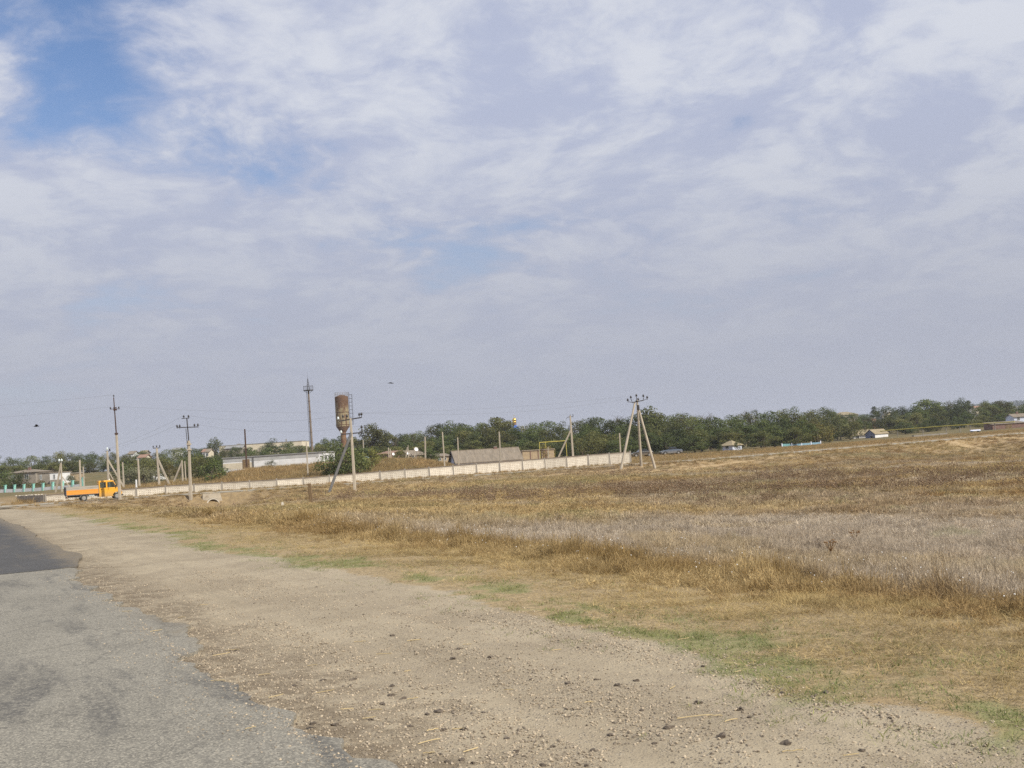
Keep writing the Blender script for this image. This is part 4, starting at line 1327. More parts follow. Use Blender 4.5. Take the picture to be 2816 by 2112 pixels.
for i in range(16):
    a_ = 2 * math.pi * i / 16; a2 = 2 * math.pi * (i + 1) / 16
    p0_ = Vector((rt * math.cos(a_), rt * math.sin(a_), Ht)); p1_ = Vector((rt * math.cos(a2), rt * math.sin(a2), Ht))
    mb.bar(p0_, p0_ + Vector((0, 0, 0.95)), 0.045)
    for h_ in (0.5, 0.93): mb.bar(p0_ + Vector((0, 0, h_)), p1_ + Vector((0, 0, h_)), 0.035)
mb.build('railing', mat('pale_rail_steel', (0.30, 0.28, 0.27), None, 3.0), wtw)
mb = MB()
lx = rt + 0.18
for yy in (-0.25, 0.25): mb.bar((lx, yy, 1.0), (lx, yy, Ht + 1.0), 0.04)
for i in range(int(Ht / 0.45)): mb.bar((lx, -0.25, 1.1 + i * 0.45), (lx, 0.25, 1.1 + i * 0.45), 0.03)
for i in range(9):                                                # safety hoops
    z_ = zt0 + 0.3 + i * 0.84
    pts = [(lx + 0.75 * math.sin(u_), 0.42 * math.cos(u_), z_) for u_ in np.linspace(0, math.pi, 7)]
    for q0, q1 in zip(pts[:-1], pts[1:]): mb.bar(q0, q1, 0.045)
for u_ in (0.9, 1.57, 2.24): mb.bar((lx + 0.75 * math.sin(u_), 0.42 * math.cos(u_), zt0 + 0.3), (lx + 0.75 * math.sin(u_), 0.42 * math.cos(u_), zt0 + 7.1), 0.035)
mb.build('ladder', M_steel, wtw)


# ------------------------------------------------------------------ overhead wires
def wire(p, q, sag, label, r=0.007):
    mb = MB(); n_ = 14
    pts = [Vector(p).lerp(Vector(q), i / n_) - Vector((0, 0, sag * 4 * (i / n_) * (1 - i / n_))) for i in range(n_ + 1)]
    o0 = Vector(pts[0])
    for a_, b_ in zip(pts[:-1], pts[1:]): mb.tube(a_ - o0, b_ - o0, r, r, 4, False)
    o = mb.build('overhead_wire', M_wire); o.location = o0
    return tag(o, label, 'wire', 'overhead wires')


wire(C_INS[-1], A_INS[2], 0.7, 'thin upper wire from the crossarm pole to the braced pole')
wire(C_INS[2], A_INS[5], 0.8, 'thin lower wire from the crossarm pole to the braced pole')
wire(A_INS[1], TRI_INS[0], 0.9, 'thin wire from the braced pole to the tripod')
wire(B_INS[0], C_INS[0], 0.3, 'thin lower wire climbing from the strutted pole to the crossarm pole')
wire(B_INS[1], C_INS[4], 0.3, 'thin upper wire climbing from the strutted pole to the crossarm pole')
wire(X_INS[0], X_INS[0] + Vector((-46, -14, 0.1)), 0.9, 'thin lower wire leaving the tall steel-topped pole away from the lorry cab')
wire(X_INS[2], X_INS[2] + Vector((-46, -14, 0.1)), 0.9, 'thin upper wire leaving the tall steel-topped pole away from the lorry cab')
wire(X_INS[1], TRI_INS[1], 1.4, 'long thin wire from the tall steel-topped pole to the tripod')

# ================================================================== buildings
def house(name, label, A, B, Wd, h, rise, wall, roof, kind='gable', wins=(), doors=(), gwin=None, chim=None, over=0.3, z0=None, cat='house', gable_m=None, trim=None, end_wins=(), win_frame=None):
    """A, B: pixel x and depth of the two ends of the front wall; walls start at the ground; wins: (x, z, w, h) in metres on the front"""
    a = at(A[0], 1250, A[1]); b = at(B[0], 1250, B[1])
    d = Vector((b.x - a.x, b.y - a.y)); Ln = d.length; ang = math.atan2(d.y, d.x)
    if z0 is None: z0 = min(tz(a.x, a.y), tz(b.x, b.y))
    e = thing(name, label, cat, (a.x, a.y, z0), ang)
    t = 0.25
    # four wall slabs
    MB().box(0, Ln, 0, t, -1, h).box(0, Ln, Wd - t, Wd, -1, h).box(0, t, t, Wd - t, -1, h).box(Ln - t, Ln, t, Wd - t, -1, h).build('wall', wall, e)
    th = 0.09
    if kind in ('gable', 'hip'):
        ov = over; hip = Wd * 0.45 if kind == 'hip' else 0.0
        sl = rise / (Wd / 2)
        for sgn in (0, 1):
            y_e = -ov if sgn == 0 else Wd + ov
            ze = h - ov * sl
            xs0, xs1 = -ov, Ln + ov
            r0, r1 = (xs0 + hip, xs1 - hip) if kind == 'hip' else (xs0, xs1)
            vs = [(xs0, y_e, ze), (xs1, y_e, ze), (r1, Wd / 2, h + rise), (r0, Wd / 2, h + rise)]
            vs += [(q[0], q[1], q[2] + th) for q in vs]
            MB().add(vs, [(0, 1, 2, 3), (4, 5, 6, 7), (0, 1, 5, 4), (1, 2, 6, 5), (2, 3, 7, 6), (3, 0, 4, 7)]).build('roof_slope', roof, e)
        if kind == 'gable':
            for x_ in (0.0, Ln - t):
                MB().prism([(0, h), (Wd, h), (Wd / 2, h + rise - 0.02)], 0, x_, x_ + t).build('gable', gable_m or wall, e)
        else:
            for x_e, x_r in ((-ov, -ov + hip), (Ln + ov, Ln + ov - hip)):
                vs = [(x_e, -ov, h - ov * sl), (x_e, Wd + ov, h - ov * sl), (x_r, Wd / 2, h + rise)]
                vs += [(q[0], q[1], q[2] + th) for q in vs]
                MB().add(vs, [(0, 1, 2), (3, 4, 5), (0, 1, 4, 3), (1, 2, 5, 4), (2, 0, 3, 5)]).build('roof_slope', roof, e)
        MB().bar((-over + (hip), Wd / 2, h + rise + th), (Ln + over - hip, Wd / 2, h + rise + th), 0.22, 0.08).build('ridge', roof, e)
    elif kind == 'mono':
        vs = [(-over, -over, h), (Ln + over, -over, h), (Ln + over, Wd + over, h + rise), (-over, Wd + over, h + rise)]
        vs += [(q[0], q[1], q[2] + th) for q in vs]
        MB().add(vs, [(0, 1, 2, 3), (4, 5, 6, 7), (0, 1, 5, 4), (1, 2, 6, 5), (2, 3, 7, 6), (3, 0, 4, 7)]).build('roof', roof, e)
        MB().prism([(0.01, h), (Wd - 0.01, h), (Wd - 0.01, h + rise - 0.02)], 0, 0.01, t).prism([(0.01, h), (Wd - 0.01, h), (Wd - 0.01, h + rise - 0.02)], 0, Ln - t, Ln - 0.01).build('gable', wall, e)
    else:
        MB().box(-0.15, Ln + 0.15, -0.15, Wd + 0.15, h, h + 0.18).build('roof', roof, e)
    for (x, z, w, hh) in wins:
        f = MB().box(x - w / 2 - 0.08, x + w / 2 + 0.08, -0.05, 0.02, z - 0.08, z).box(x - w / 2 - 0.08, x + w / 2 + 0.08, -0.05, 0.02, z + hh, z + hh + 0.08).box(
            x - w / 2 - 0.08, x - w / 2, -0.05, 0.02, z, z + hh).box(x + w / 2, x + w / 2 + 0.08, -0.05, 0.02, z, z + hh).box(x - 0.03, x + 0.03, -0.045, 0.02, z, z + hh).build('window', win_frame or M_frame, e)
        MB().box(x - w / 2, x + w / 2, -0.02, 0.01, z, z + hh).build('pane', M_glass, f)
    for (x, w, hh) in doors:
        dd = MB().box(x - w / 2, x + w / 2, -0.04, 0.02, 0, hh).build('door', M_dark if hh > 2.4 else M_wood, e)
        MB().box(x + w / 2 - 0.15, x + w / 2 - 0.08, -0.10, -0.04, hh * 0.45, hh * 0.52).build('handle', M_steel, dd)
    for (y, z, w, hh) in end_wins:
        f = MB().box(-0.05, 0.02, y - w / 2 - 0.07, y + w / 2 + 0.07, z - 0.07, z + hh + 0.07).build('window', win_frame or M_frame, e)
        MB().box(-0.07, -0.05, y - w / 2, y + w / 2, z, z + hh).build('pane', M_glass, f)
    if gwin:
        MB().tube((-0.06, Wd / 2, h + rise * 0.35), (0.05, Wd / 2, h + rise * 0.35), gwin, gwin, 14).build('round_window', M_glass, e)
    if chim:
        x, y, hh = chim
        c = MB().box(x - 0.25, x + 0.25, y - 0.25, y + 0.25, h, h + rise + hh).build('chimney', M_white if hh > 0.9 else M_brick, e)
        MB().box(x - 0.3, x + 0.3, y - 0.3, y + 0.3, h + rise + hh, h + rise + hh + 0.08).build('cap', M_post, c)
    if trim:
        MB().bar((-over - 0.02, -over, h - over * rise / (Wd / 2) + 0.02), (-over - 0.02, Wd / 2, h + rise + 0.02), 0.10, 0.16).bar(
            (-over - 0.02, Wd + over, h - over * rise / (Wd / 2) + 0.02), (-over - 0.02, Wd / 2, h + rise + 0.02), 0.10, 0.16).build('bargeboard', trim, e)
    return e


def zat(sx, sy, D):
    return at(sx, sy, D).z


# slate-roofed house behind the fence
zb = zat(1254, 1271, 176) - 2.15
house('slate_roofed_house', 'long low house with a brown-grey slate roof and dark-edged gable behind the fence', (1254, 176), (1433, 178.5), 6.2, 2.1, 1.9, M_bluewhite, M_slate,
      'gable', wins=[(2.2, 0.7, 0.9, 0.8), (8.9, 0.7, 0.9, 0.8)], chim=(7.4, 3.1, 0.35), z0=zb, trim=M_dark, over=0.35)
# stone shed with dark door
zb = zat(1480, 1256, 190) - 0.6
e = house('stone_shed', 'row of low tan stone sheds beside the slate-roofed house', (1437, 189), (1524, 191), 4.0, 1.75, 0.25, M_lime, M_slate, 'flat', doors=[(4.3, 0.75, 1.7)], z0=zb)
for i in range(1, 4):
    MB().box(i * 1.5 - 0.06, i * 1.5 + 0.06, -0.09, 0.0, 0.0, 1.74).build('pilaster', M_brick, e)
# white barn
zb = zat(700, 1295, 182) + 0.5
e = house('white_barn', 'long low whitewashed barn with a grey upper band under a flat roof', (612, 184), (889, 182), 7.0, 1.95, 0.2, M_white, M_greyroof, 'flat', z0=zb, doors=[(4.2, 1.3, 1.6)])
MB().box(5.35, 5.60, -0.10, 0.0, 0, 1.94).build('pole_shadow_strip', M_darkc, e)  # dark strip standing in for a pole's shadow on the barn wall
MB().box(0.0, 5.34, -0.015, 0.0, 0.0, 1.05).build('cream_section', M_cream, e)
MB().box(0.0, 17.3, -0.03, 0.0, 1.28, 1.94).build('upper_band', mat('grey_limewash', (0.50, 0.495, 0.48), (0.42, 0.415, 0.40), 0.7, dirt=(0.5, 0.48, 0.44)), e)  # grey band along the top of the front wall
# long two-storey school far behind
zt_ = zat(605, 1227, 420)
e = house('school', 'long flat-roofed cream two-storey school beyond the trees', (603, 420), (832, 418), 11, 8.0, 0.3, M_cream, M_greyroof, 'flat', z0=zt_ - 8.0, cat='building',
          wins=[(22.5 + 2.6 * i, 5.4, 1.2, 1.1) for i in range(3)] + [(1.6 + 2.6 * i, 2.2, 1.2, 1.2) for i in range(12)])
MB().box(6.0, 7.2, 4, 5.2, 8.18, 8.6).build('roof_hatch', M_post, e)
MB().box(26.0, 26.4, 4, 4.4, 8.18, 9.3).build('chimney', M_post, e)
# little sheds and houses along the bank
zb = zat(1045, 1266, 178) - 0.1
house('blue_edged_gable', 'small white gable with pale blue bargeboards at the top of the bank', (1026, 178), (1016, 184), 2.3, 0.12, 0.72, M_white, M_greyroof, 'gable', z0=zb, trim=M_bluetrim, cat='shed', over=0.25)
zb = zat(1050, 1258, 205) - 0.7
house('brown_shed', 'reddish brown shed with a sloping roof behind the blue-edged gable', (1033, 205), (1069, 203), 3.2, 1.25, 0.55, M_brick, M_redroof, 'mono', z0=zb, cat='shed', wins=[(1.2, 0.8, 0.5, 0.4)])
zb = zat(1145, 1260, 215) - 0.6
house('brown_stone_house', 'brown stone house with a worn grey roof on the bank behind the white dish', (1125, 214), (1166, 216), 4.5, 1.3, 0.9, M_lime, M_slate, 'gable', z0=zb, wins=[(0.7, 0.4, 0.6, 0.7)], doors=[(1.7, 0.7, 1.2)])
zb = zat(1215, 1264, 200) - 0.9
house('stone_lean_to', 'low tan lean-to beside the gable of the slate-roofed house', (1196, 200), (1236, 201), 3.5, 1.5, 0.5, M_lime, M_slate, 'mono', z0=zb, cat='shed', wins=[(0.9, 0.8, 0.5, 0.4), (1.9, 0.8, 0.5, 0.4)])
# houses on the left hillside
zb = zat(58, 1325, 232) - 0.3
house('grey_brown_house', 'wide grey-brown house with a shallow hipped roof behind the turquoise pillars', (19, 232), (96, 231), 6.0, 2.3, 0.55, M_mud, M_slate, 'hip', z0=zb, wins=[(1.3, 0.9, 0.8, 0.9), (4.6, 0.9, 0.8, 0.9)], chim=(3.7, 2.5, 0.55))
zb = zat(118, 1320, 226) - 0.3
house('small_flat_house', 'small flat-roofed house with a white end and a dark narrow window', (101, 226), (134, 226), 4.0, 1.75, 0.2, M_mud, M_slate, 'flat', z0=zb, wins=[(0.75, 0.45, 0.28, 0.9)])
e = house('white_topped_house', 'white-painted house with a dark narrow window above a pale lower storey', (135, 222), (169, 222), 4.5, 2.75, 0.25, M_white, M_slate, 'flat', z0=zat(150, 1336, 222), wins=[(0.95, 1.5, 0.3, 0.85)])
MB().box(-0.03, 2.66, -0.06, 0.0, 0.0, 1.28).build('plinth', M_mud, e)
house('ruined_house', 'roofless tan ruin with ragged walls beside the white-topped house', (171, 226), (205, 226), 4.0, 2.4, 0.2, M_lime, M_mud, 'flat', z0=zat(185, 1334, 226), wins=[(0.8, 1.3, 0.6, 0.5), (1.9, 1.3, 0.6, 0.5)], cat='ruin')
house('round_window_house', 'white gabled house with a dark round window and grey roof among bushes', (457, 196), (448, 203), 2.5, 0.5, 0.95, M_white, M_greyroof, 'gable', gwin=0.24, z0=zat(470, 1309, 196), over=0.25)
for sx, sy, D, wpx, lab, wl, rf in [
    (352, 1268, 330, 14, 'tiny white house with a brown roof high on the wooded slope', M_white, M_slate), (384, 1265, 345, 15, 'small tan-roofed house near the top of the wooded slope', M_mud, M_tanroof),
    (379, 1280, 300, 19, 'low tan house half hidden in bushes on the slope', M_cream, M_redroof), (472, 1257, 350, 19, 'small white house with a mast-like chimney among the trees', M_white, M_greyroof),
    (620, 1252, 350, 46, 'grey flat block below the cream school', M_mud, M_greyroof), (708, 1262, 320, 31, 'beige brick house behind the middle of the barn', M_cream, M_slate),
    (744, 1260, 330, 40, 'long low beige house near the steel mast', M_cream, M_tanroof), (556, 1262, 330, 12, 'tiny white house behind the dark bush', M_white, M_redroof), (566, 1262, 322, 9, 'tiny pale house end beside the dark bush', M_cream, M_slate)]:
    hh = 2.2
    house('hillside_house', lab, (sx, D), (sx + wpx, D), 5.0, hh, 0.8, wl, rf, 'gable', z0=zat(sx, sy, D), wins=[(wpx * D / F * 0.35, 0.9, 0.7, 0.8)])
# houses on the right
zb = zat(2003, 1242, 206) - 0.3
house('white_wall_house', 'white-walled house with a tan roof peeping out between roadside trees', (1984, 210), (2015, 208), 3.2, 1.55, 0.8, M_bluewhite, M_tanroof, 'hip', z0=zb, wins=[(1.5, 0.9, 0.7, 0.6)])
zb = zat(2411, 1207, 288) - 0.2
house('shaded_gable_shed', 'small shed with slate-blue shade painted on its gable, white side wall and tan roof at the roadside', (2411, 288), (2447, 290.5), 3.4, 1.65, 1.15, M_white, M_tanroof, 'gable', gable_m=M_gable_shade, z0=zb, cat='shed',
      end_wins=[(1.2, 0.35, 0.7, 0.8)], over=0.25)
e_shed = bpy.data.objects['shaded_gable_shed']
MB().box(-0.03, 0.0, 0.0, 3.4, 0.0, 1.66).build('end_wall', M_gable_shade, e_shed)  # same painted shade laid over the end wall turned from the sun
zb = zat(2380, 1209, 296) - 0.3
house('tan_roofed_cottage', 'tan-roofed white cottage partly hidden by a round tree next to the shaded-gable shed', (2352, 297), (2397, 296), 4.6, 1.8, 1.3, M_white, M_tanroof, 'gable', z0=zb, chim=(3.6, 2.3, 0.5), wins=[(1.0, 0.7, 0.7, 0.7)])
zb = zat(2770, 1178, 262) - 0.2
house('brick_garage', 'long low red-brown garage with a slate lean-to roof behind the yellow pipeline', (2737, 262), (2830, 262), 5, 1.35, 0.55, M_brick, M_slate, 'mono', z0=zb, cat='garage', doors=[(4.0, 1.6, 1.3)], over=0.2)
house('white_fronted_house', 'white-fronted house with a slate roof and chimney beyond the brick garage', (2798, 290), (2850, 290), 5, 1.5, 0.8, M_bluewhite, M_slate, 'gable', z0=zat(2800, 1161, 290), chim=(2.1, 2.5, 0.6), wins=[(1.2, 0.6, 0.6, 0.7)])
house('hipped_villa', 'broad reddish hipped roof of a villa rising above the treetops', (2307, 470), (2369, 470), 8, 2.9, 1.3, M_mud, M_tanroof, 'hip', z0=zat(2340, 1158, 470), wins=[(3, 1.2, 1.2, 1.2), (7, 1.2, 1.2, 1.2)])
house('pale_villa', 'pale house with a white parapet above the shaded-gable shed', (2387, 400), (2417, 400), 6, 3.0, 0.9, M_redroof, M_white, 'flat', z0=zat(2400, 1172, 400), wins=[(2, 1.4, 1, 1)])
house('hillside_house', 'tiny house with a bright white roof among the far trees', (2448, 470), (2459, 470), 4, 2.2, 0.7, M_cream, M_white, 'gable', z0=zat(2453, 1146, 470))
house('hillside_house', 'far tan house beneath the blue ridge', (2694, 520), (2722, 520), 5, 2.4, 0.9, M_cream, M_redroof, 'gable', z0=zat(2700, 1134, 520), wins=[(1.5, 1, 0.8, 0.8)])

# church with gilded cupola
D = 400
v = at(1417, 1200, D)
ch = thing('church', 'blue-roofed church tower with a gilded cupola above the trees', 'church', (v.x, v.y, tz(v.x, v.y)), 0.4)
zz = lambda sy: zat(1416, sy, D) - ch.location.z
mb = MB().box(-1.7, 1.7, -1.7, 1.7, -0.5, zz(1187)); mb.build('wall', M_bluewhite, ch)
MB().lathe([(2.3, zz(1188)), (2.05, zz(1184)), (1.6, zz(1178)), (1.15, zz(1173)), (0.75, zz(1169))], 8).build('roof', M_dome, ch)
MB().lathe([(0.70, zz(1169.5)), (0.70, zz(1163))], 12).build('drum', M_brick, ch)
MB().lathe([(0.72, zz(1163.5)), (0.78, zz(1161)), (0.66, zz(1158.5)), (0.80, zz(1156.5)), (0.82, zz(1154)), (0.66, zz(1151.5)), (0.3, zz(1149.6)), (0.06, zz(1147.5))], 20).build('cupola', M_gold, ch, True)
MB().bar((0, 0, zz(1148)), (0, 0, zz(1140)), 0.07).bar((-0.3, 0, zz(1142.5)), (0.3, 0, zz(1142.5)), 0.07).build('cross', M_gold, ch)

# white satellite dishes
dish_me = MB().lathe([(0.02, 0.0), (0.25, 0.05), (0.5, 0.16), (0.62, 0.26), (0.64, 0.26), (0.5, 0.13), (0.25, 0.02), (0.02, -0.03)], 18, cap=False)
dm = dish_me.mesh('reflector', M_white, True)
for sx, sy, D, lab in [(1144, 1236, 176, 'white satellite dish on a stake next to the stout grey post'), (1081, 1249, 184, 'small white dish on a stake near the two close posts'), (1121, 1247, 183, 'small white dish low beside the leaning post')]:
    v = at(sx, sy, D); g = tz(v.x, v.y)
    e = thing('satellite_dish', lab, 'satellite dish', (v.x, v.y, g))
    MB().tube((0, 0.1, -0.2), (0, 0.1, v.z - g), 0.04, 0.04, 6).build('stake', M_post, e)
    o = child('reflector', dm, e, (0, 0, v.z - g), (R(70), 0, R(35)))
    s_ = 0.55 if D == 176 else 0.4
    o.scale = (s_, s_, s_)

# ------------------------------------------------------------------ turquoise pillar fence on the left
a = at(-60, 1354, 205); b = at(228, 1337, 192)
d = Vector((b.x - a.x, b.y - a.y)); ang = math.atan2(d.y, d.x); Lf = d.length
tf = thing('pillar_fence', 'white plinth fence with turquoise pillars before the hillside houses', 'fence', (a.x, a.y, 0), ang)
npil = 12
def zf(i):
    x = a.x + d.x * i / (npil - 1); y = a.y + d.y * i / (npil - 1); return tz(x, y)
for i in range(npil):
    x = Lf * i / (npil - 1); zg = zf(i)
    big_ = 1.25 if i == npil - 1 else 1.0
    pl = MB().box(x - 0.17 * big_, x + 0.17 * big_, -0.17, 0.17, zg - 0.6, zg + 1.35 * big_).build('pillar', M_turq, tf)
    MB().box(x - 0.23 * big_, x + 0.23 * big_, -0.23, 0.23, zg + 1.35 * big_, zg + 1.35 * big_ + 0.09).build('cap', M_turq, pl)
    if i < npil - 1:
        x1 = Lf * (i + 1) / (npil - 1); z1 = zf(i + 1)
        vs = [(x + 0.17, yy, zz_ + dz) for yy in (-0.1, 0.1) for zz_, dz in ((zg, -0.6), (zg, 0.62))] + [(x1 - 0.17, yy, zz_ + dz) for yy in (-0.1, 0.1) for zz_, dz in ((z1, -0.6), (z1, 0.62))]
        MB().add(vs, [(0, 1, 3, 2), (4, 6, 7, 5), (0, 4, 5, 1), (2, 3, 7, 6), (1, 5, 7, 3), (0, 2, 6, 4)]).build('plinth', M_white, tf)
        mb = MB()
        for j in range(7):
            u_ = (j + 1) / 8; xx = x + 0.17 + (x1 - x - 0.34) * u_
            mb.bar((xx, 0, zg + 0.62), (xx, 0, zg + 1.15), 0.02)
        mb.bar((x + 0.17, 0, zg + 1.1), (x1 - 0.17, 0, z1 + 1.1), 0.03); mb.build('grille', M_steel, tf)

# teal and pale blue board fence at the roadside on the right
a = at(2150, 1226, 216); b = at(2256, 1217, 220)
d = Vector((b.x - a.x, b.y - a.y)); ang = math.atan2(d.y, d.x); Lf = d.length
bf = thing('board_fence', 'low teal and pale blue board fence under the roadside trees', 'fence', (a.x, a.y, tz(a.x, a.y)), ang)
nb = 24
for i in range(nb):
    z1 = tz(a.x + d.x * i / nb, a.y + d.y * i / nb) - bf.location.z
    MB().box(Lf * i / nb + 0.02, Lf * (i + 1) / nb - 0.02, -0.02, 0.02, z1 - 0.1, z1 + 0.50 + (0.15 if i < 5 else 0.0)).build('board', M_teal if i < 5 else M_bluetrim, bf)
for i in range(5):
    x = Lf * i / 4; z1 = tz(a.x + d.x * i / 4, a.y + d.y * i / 4) - bf.location.z
    MB().box(x - 0.1, x + 0.1, -0.12, 0.04, z1 - 0.3, z1 + 0.75).build('post', M_bluewhite, bf)

# ------------------------------------------------------------------ yellow gas pipelines
gp = None
pts = [at(2420, 1186.5, 282), at(2447, 1183, 280), at(2600, 1171.5, 268), at(2737, 1163, 258), at(2790, 1160, 254)]
gp = thing('gas_pipeline', 'long thin yellow gas pipe on grey supports above the road verge', 'pipeline', (pts[1].x, pts[1].y, tz(pts[1].x, pts[1].y)))
mb = MB()
for p_, q_ in zip(pts[:-1], pts[1:]): mb.tube(p_ - gp.location, q_ - gp.location, 0.13, 0.13, 8)
mb.build('pipe', M_yellow, gp, True)
def on_pipe(sx):
    f = np.interp(sx, [2420, 2447, 2600, 2737, 2790], [0, 1, 2, 3, 4]); i = min(int(f), 3)
    return pts[i].lerp(pts[i + 1], f - i)
for sx in (2468, 2539, 2601, 2640, 2669, 2735):
    p_ = on_pipe(sx); g = tz(p_.x, p_.y)
    MB().tube(Vector((p_.x, p_.y, g - 0.4)) - gp.location, p_ - gp.location, 0.09, 0.09, 8).build('support', M_post, gp)
a = at(1483, 1217, 190); b = at(1556, 1212, 192)
g2 = thing('gas_pipe_bend', 'thin yellow gas pipe with a square bend above the stone sheds', 'pipeline', (a.x, a.y, tz(a.x, a.y)))
mb = MB().tube((0, 0, -0.3), (0, 0, a.z - g2.location.z), 0.07, 0.07, 8).tube(Vector((0, 0, a.z - g2.location.z)), b - g2.location, 0.07, 0.07, 8)
c = at(1500, 1216, 190.4); mb.tube(c - g2.location, c - g2.location - Vector((0, 0, 1.0)), 0.05, 0.05, 8)
mb.tube(b - g2.location, Vector((b.x, b.y, tz(b.x, b.y))) - g2.location, 0.07, 0.07, 8)
mb.build('pipe', M_yellow, g2, True)
MB().box(-0.2, 0.2, -0.2, 0.2, -0.3, 0.15).build('footing', M_post, g2)

# low concrete slabs beside the road, white upturned boat
a = at(2510, 1196, 250); b = at(2603, 1189, 252)
d = Vector((b.x - a.x, b.y - a.y))
lw = thing('slab_wall', 'low row of pale concrete slabs lying below the yellow pipeline', 'slab', (a.x, a.y, tz(a.x, a.y)), math.atan2(d.y, d.x))
for i in range(4):
    MB().box(d.length * i / 4 + 0.03, d.length * (i + 1) / 4 - 0.03, -0.4, 0.4, -0.3, 0.40 + 0.05 * (i % 2)).build('slab', M_post, lw)
v = at(2682, 1181, 250)
bt = thing('upturned_boat', 'white upturned boat lying on blocks under the yellow pipeline', 'boat', (v.x, v.y, tz(v.x, v.y)), 0.15)
mb = MB(); n_ = 11
for i in range(n_):
    u_ = i / (n_ - 1); x = -1.7 + 3.4 * u_; w_ = 0.62 * (1 - (2 * u_ - 1) ** 4 * (0.6 if u_ < 0.5 else 1.0)) + 0.02
    mb.v += [(x, -w_, 0.42), (x, -w_ * 0.85, 0.62), (x, 0, 0.78), (x, w_ * 0.85, 0.62), (x, w_, 0.42)]
for i in range(n_ - 1):
    mb.f += [(i * 5 + j, i * 5 + j + 1, i * 5 + j + 6, i * 5 + j + 5) for j in range(4)] + [(i * 5, i * 5 + 5, i * 5 + 9, i * 5 + 4)]
mb.f += [(0, 4, 3, 2, 1), tuple((n_ - 1) * 5 + j for j in range(5))]
mb.build('hull', M_bluewhite, bt)
bt.scale = (0.8, 0.8, 0.75)
MB().box(-1.2, -0.9, -0.5, 0.5, -0.2, 0.43).build('block', M_darkc, bt)
MB().box(0.8, 1.1, -0.5, 0.5, -0.2, 0.43).build('block', M_darkc, bt)
MB().bar((-1.6, 0, 0.80), (1.6, 0, 0.80), 0.06).build('keel', M_brick, bt)

# ------------------------------------------------------------------ culvert under the cross road
D = on_line(586, 1385, 15.6)
v = at(586, 1385, D)
cv = thing('culvert', 'concrete culvert headwall with a round pipe mouth below the road', 'culvert', (v.x, v.y, zat(586, 1399, D)), math.atan2(CD.y, CD.x))
k_ = D / F
Hh = (1399 - 1357) * k_; Wh = 26 * k_
prof = [(-Wh * 1.25, 0.0), (-Wh * 1.05, Hh * 0.55), (-Wh, Hh), (Wh * 0.75, Hh), (Wh * 0.95, Hh * 0.5), (Wh * 1.05, 0.0)]
pr_ = 0.80
arch = [(pr_ * math.cos(u_), 0.45 + pr_ * math.sin(u_)) for u_ in np.linspace(0, math.pi, 15)]
poly = [(-Wh * 1.25, -0.6), (-Wh * 1.25, 0.0)] + prof[1:] + [(Wh * 1.05, -0.6), (pr_, -0.6)] + arch + [(-pr_, -0.6)]
mb = MB(); mb.prism([(x, z) for x, z in poly], 1, 0.0, 0.35); mb.build('headwall', M_pole, cv)
mb = MB(); n_ = 20
for yy in (-0.25, 3.0):
    for r_ in (pr_ - 0.03, pr_ - 0.16):
        mb.v += [(r_ * math.cos(2 * math.pi * i / n_), yy, 0.45 + r_ * math.sin(2 * math.pi * i / n_)) for i in range(n_)]
for i in range(n_):
    j = (i + 1) % n_
    mb.f += [(i, j, n_ + j, n_ + i), (i, j, 2 * n_ + j, 2 * n_ + i), (n_ + i, n_ + j, 3 * n_ + j, 3 * n_ + i), (2 * n_ + i, 2 * n_ + j, 3 * n_ + j, 3 * n_ + i)]
mb.build('pipe', M_conc, cv, True)
MB().tube((0, 2.9, 0.45), (0, 3.0, 0.45), pr_ - 0.17, pr_ - 0.17, 20).build('back', M_dark, cv)
MB().prism([(-Wh * 1.25, 0.0), (-Wh * 1.9, -0.4), (-Wh * 1.9, 0.35), (-Wh * 1.15, 0.8)], 1, -0.1, 0.15).build('wing_wall', M_conc, cv)

# ================================================================== orange double-cab lorry
def paint(name, c, rough=0.38):
    m, n, b = newmat(name)
    tco = n.n('ShaderNodeTexCoord').outputs['Object']
    dz = n.ss(n.n('ShaderNodeSeparateXYZ', i_0=tco).outputs[2], 0.3, 1.1)
    dst = n.m('MULTIPLY', n.m('SUBTRACT', 1.0, dz), n.m('ADD', 0.25, n.m('MULTIPLY', n.noise(tco, 5, 5, 0.6), 0.5)))
    n.t.links.new(n.mix(dst, c, (0.32, 0.25, 0.16)), b.inputs['Base Color'])
    b.inputs['Roughness'].default_value = rough; b.inputs['Specular IOR Level'].default_value = 0.5
    return m


M_cab = paint('yellow_orange_paint', (0.81, 0.40, 0.03)); M_bed = paint('orange_bed_paint', (0.78, 0.33, 0.04), 0.5)
M_tyre = mat('tyre_rubber', (0.05, 0.048, 0.045), (0.09, 0.085, 0.075), 4.0)
M_rim = mat('dusty_rim', (0.36, 0.34, 0.31), (0.27, 0.25, 0.22), 5.0, rough=0.55)
M_board = mat('grey_board', (0.42, 0.38, 0.32), (0.34, 0.31, 0.26), 2.0, stretch=(0.6, 3, 6))
M_tail = mat('dark_tailgate', (0.17, 0.16, 0.165), (0.13, 0.125, 0.13), 2.0)
M_black = mat('black_plastic', (0.03, 0.03, 0.03), None, 4.0, rough=0.6)
clear, n, b = newmat('cab_glass')
b.inputs['Base Color'].default_value = (0.75, 0.8, 0.82, 1); b.inputs['Roughness'].default_value = 0.05
tr = n.n('ShaderNodeBsdfTransparent', i_Color=(0.72, 0.78, 0.8, 1)); gl = n.n('ShaderNodeBsdfGlossy', i_Roughness=0.03)
mx = n.n('ShaderNodeMixShader', i_0=n.m('ADD', n.m('MULTIPLY', n.n('ShaderNodeFresnel', i_IOR=1.5).outputs[0], 1.0), 0.03), i_1=tr.outputs[0], i_2=gl.outputs[0])
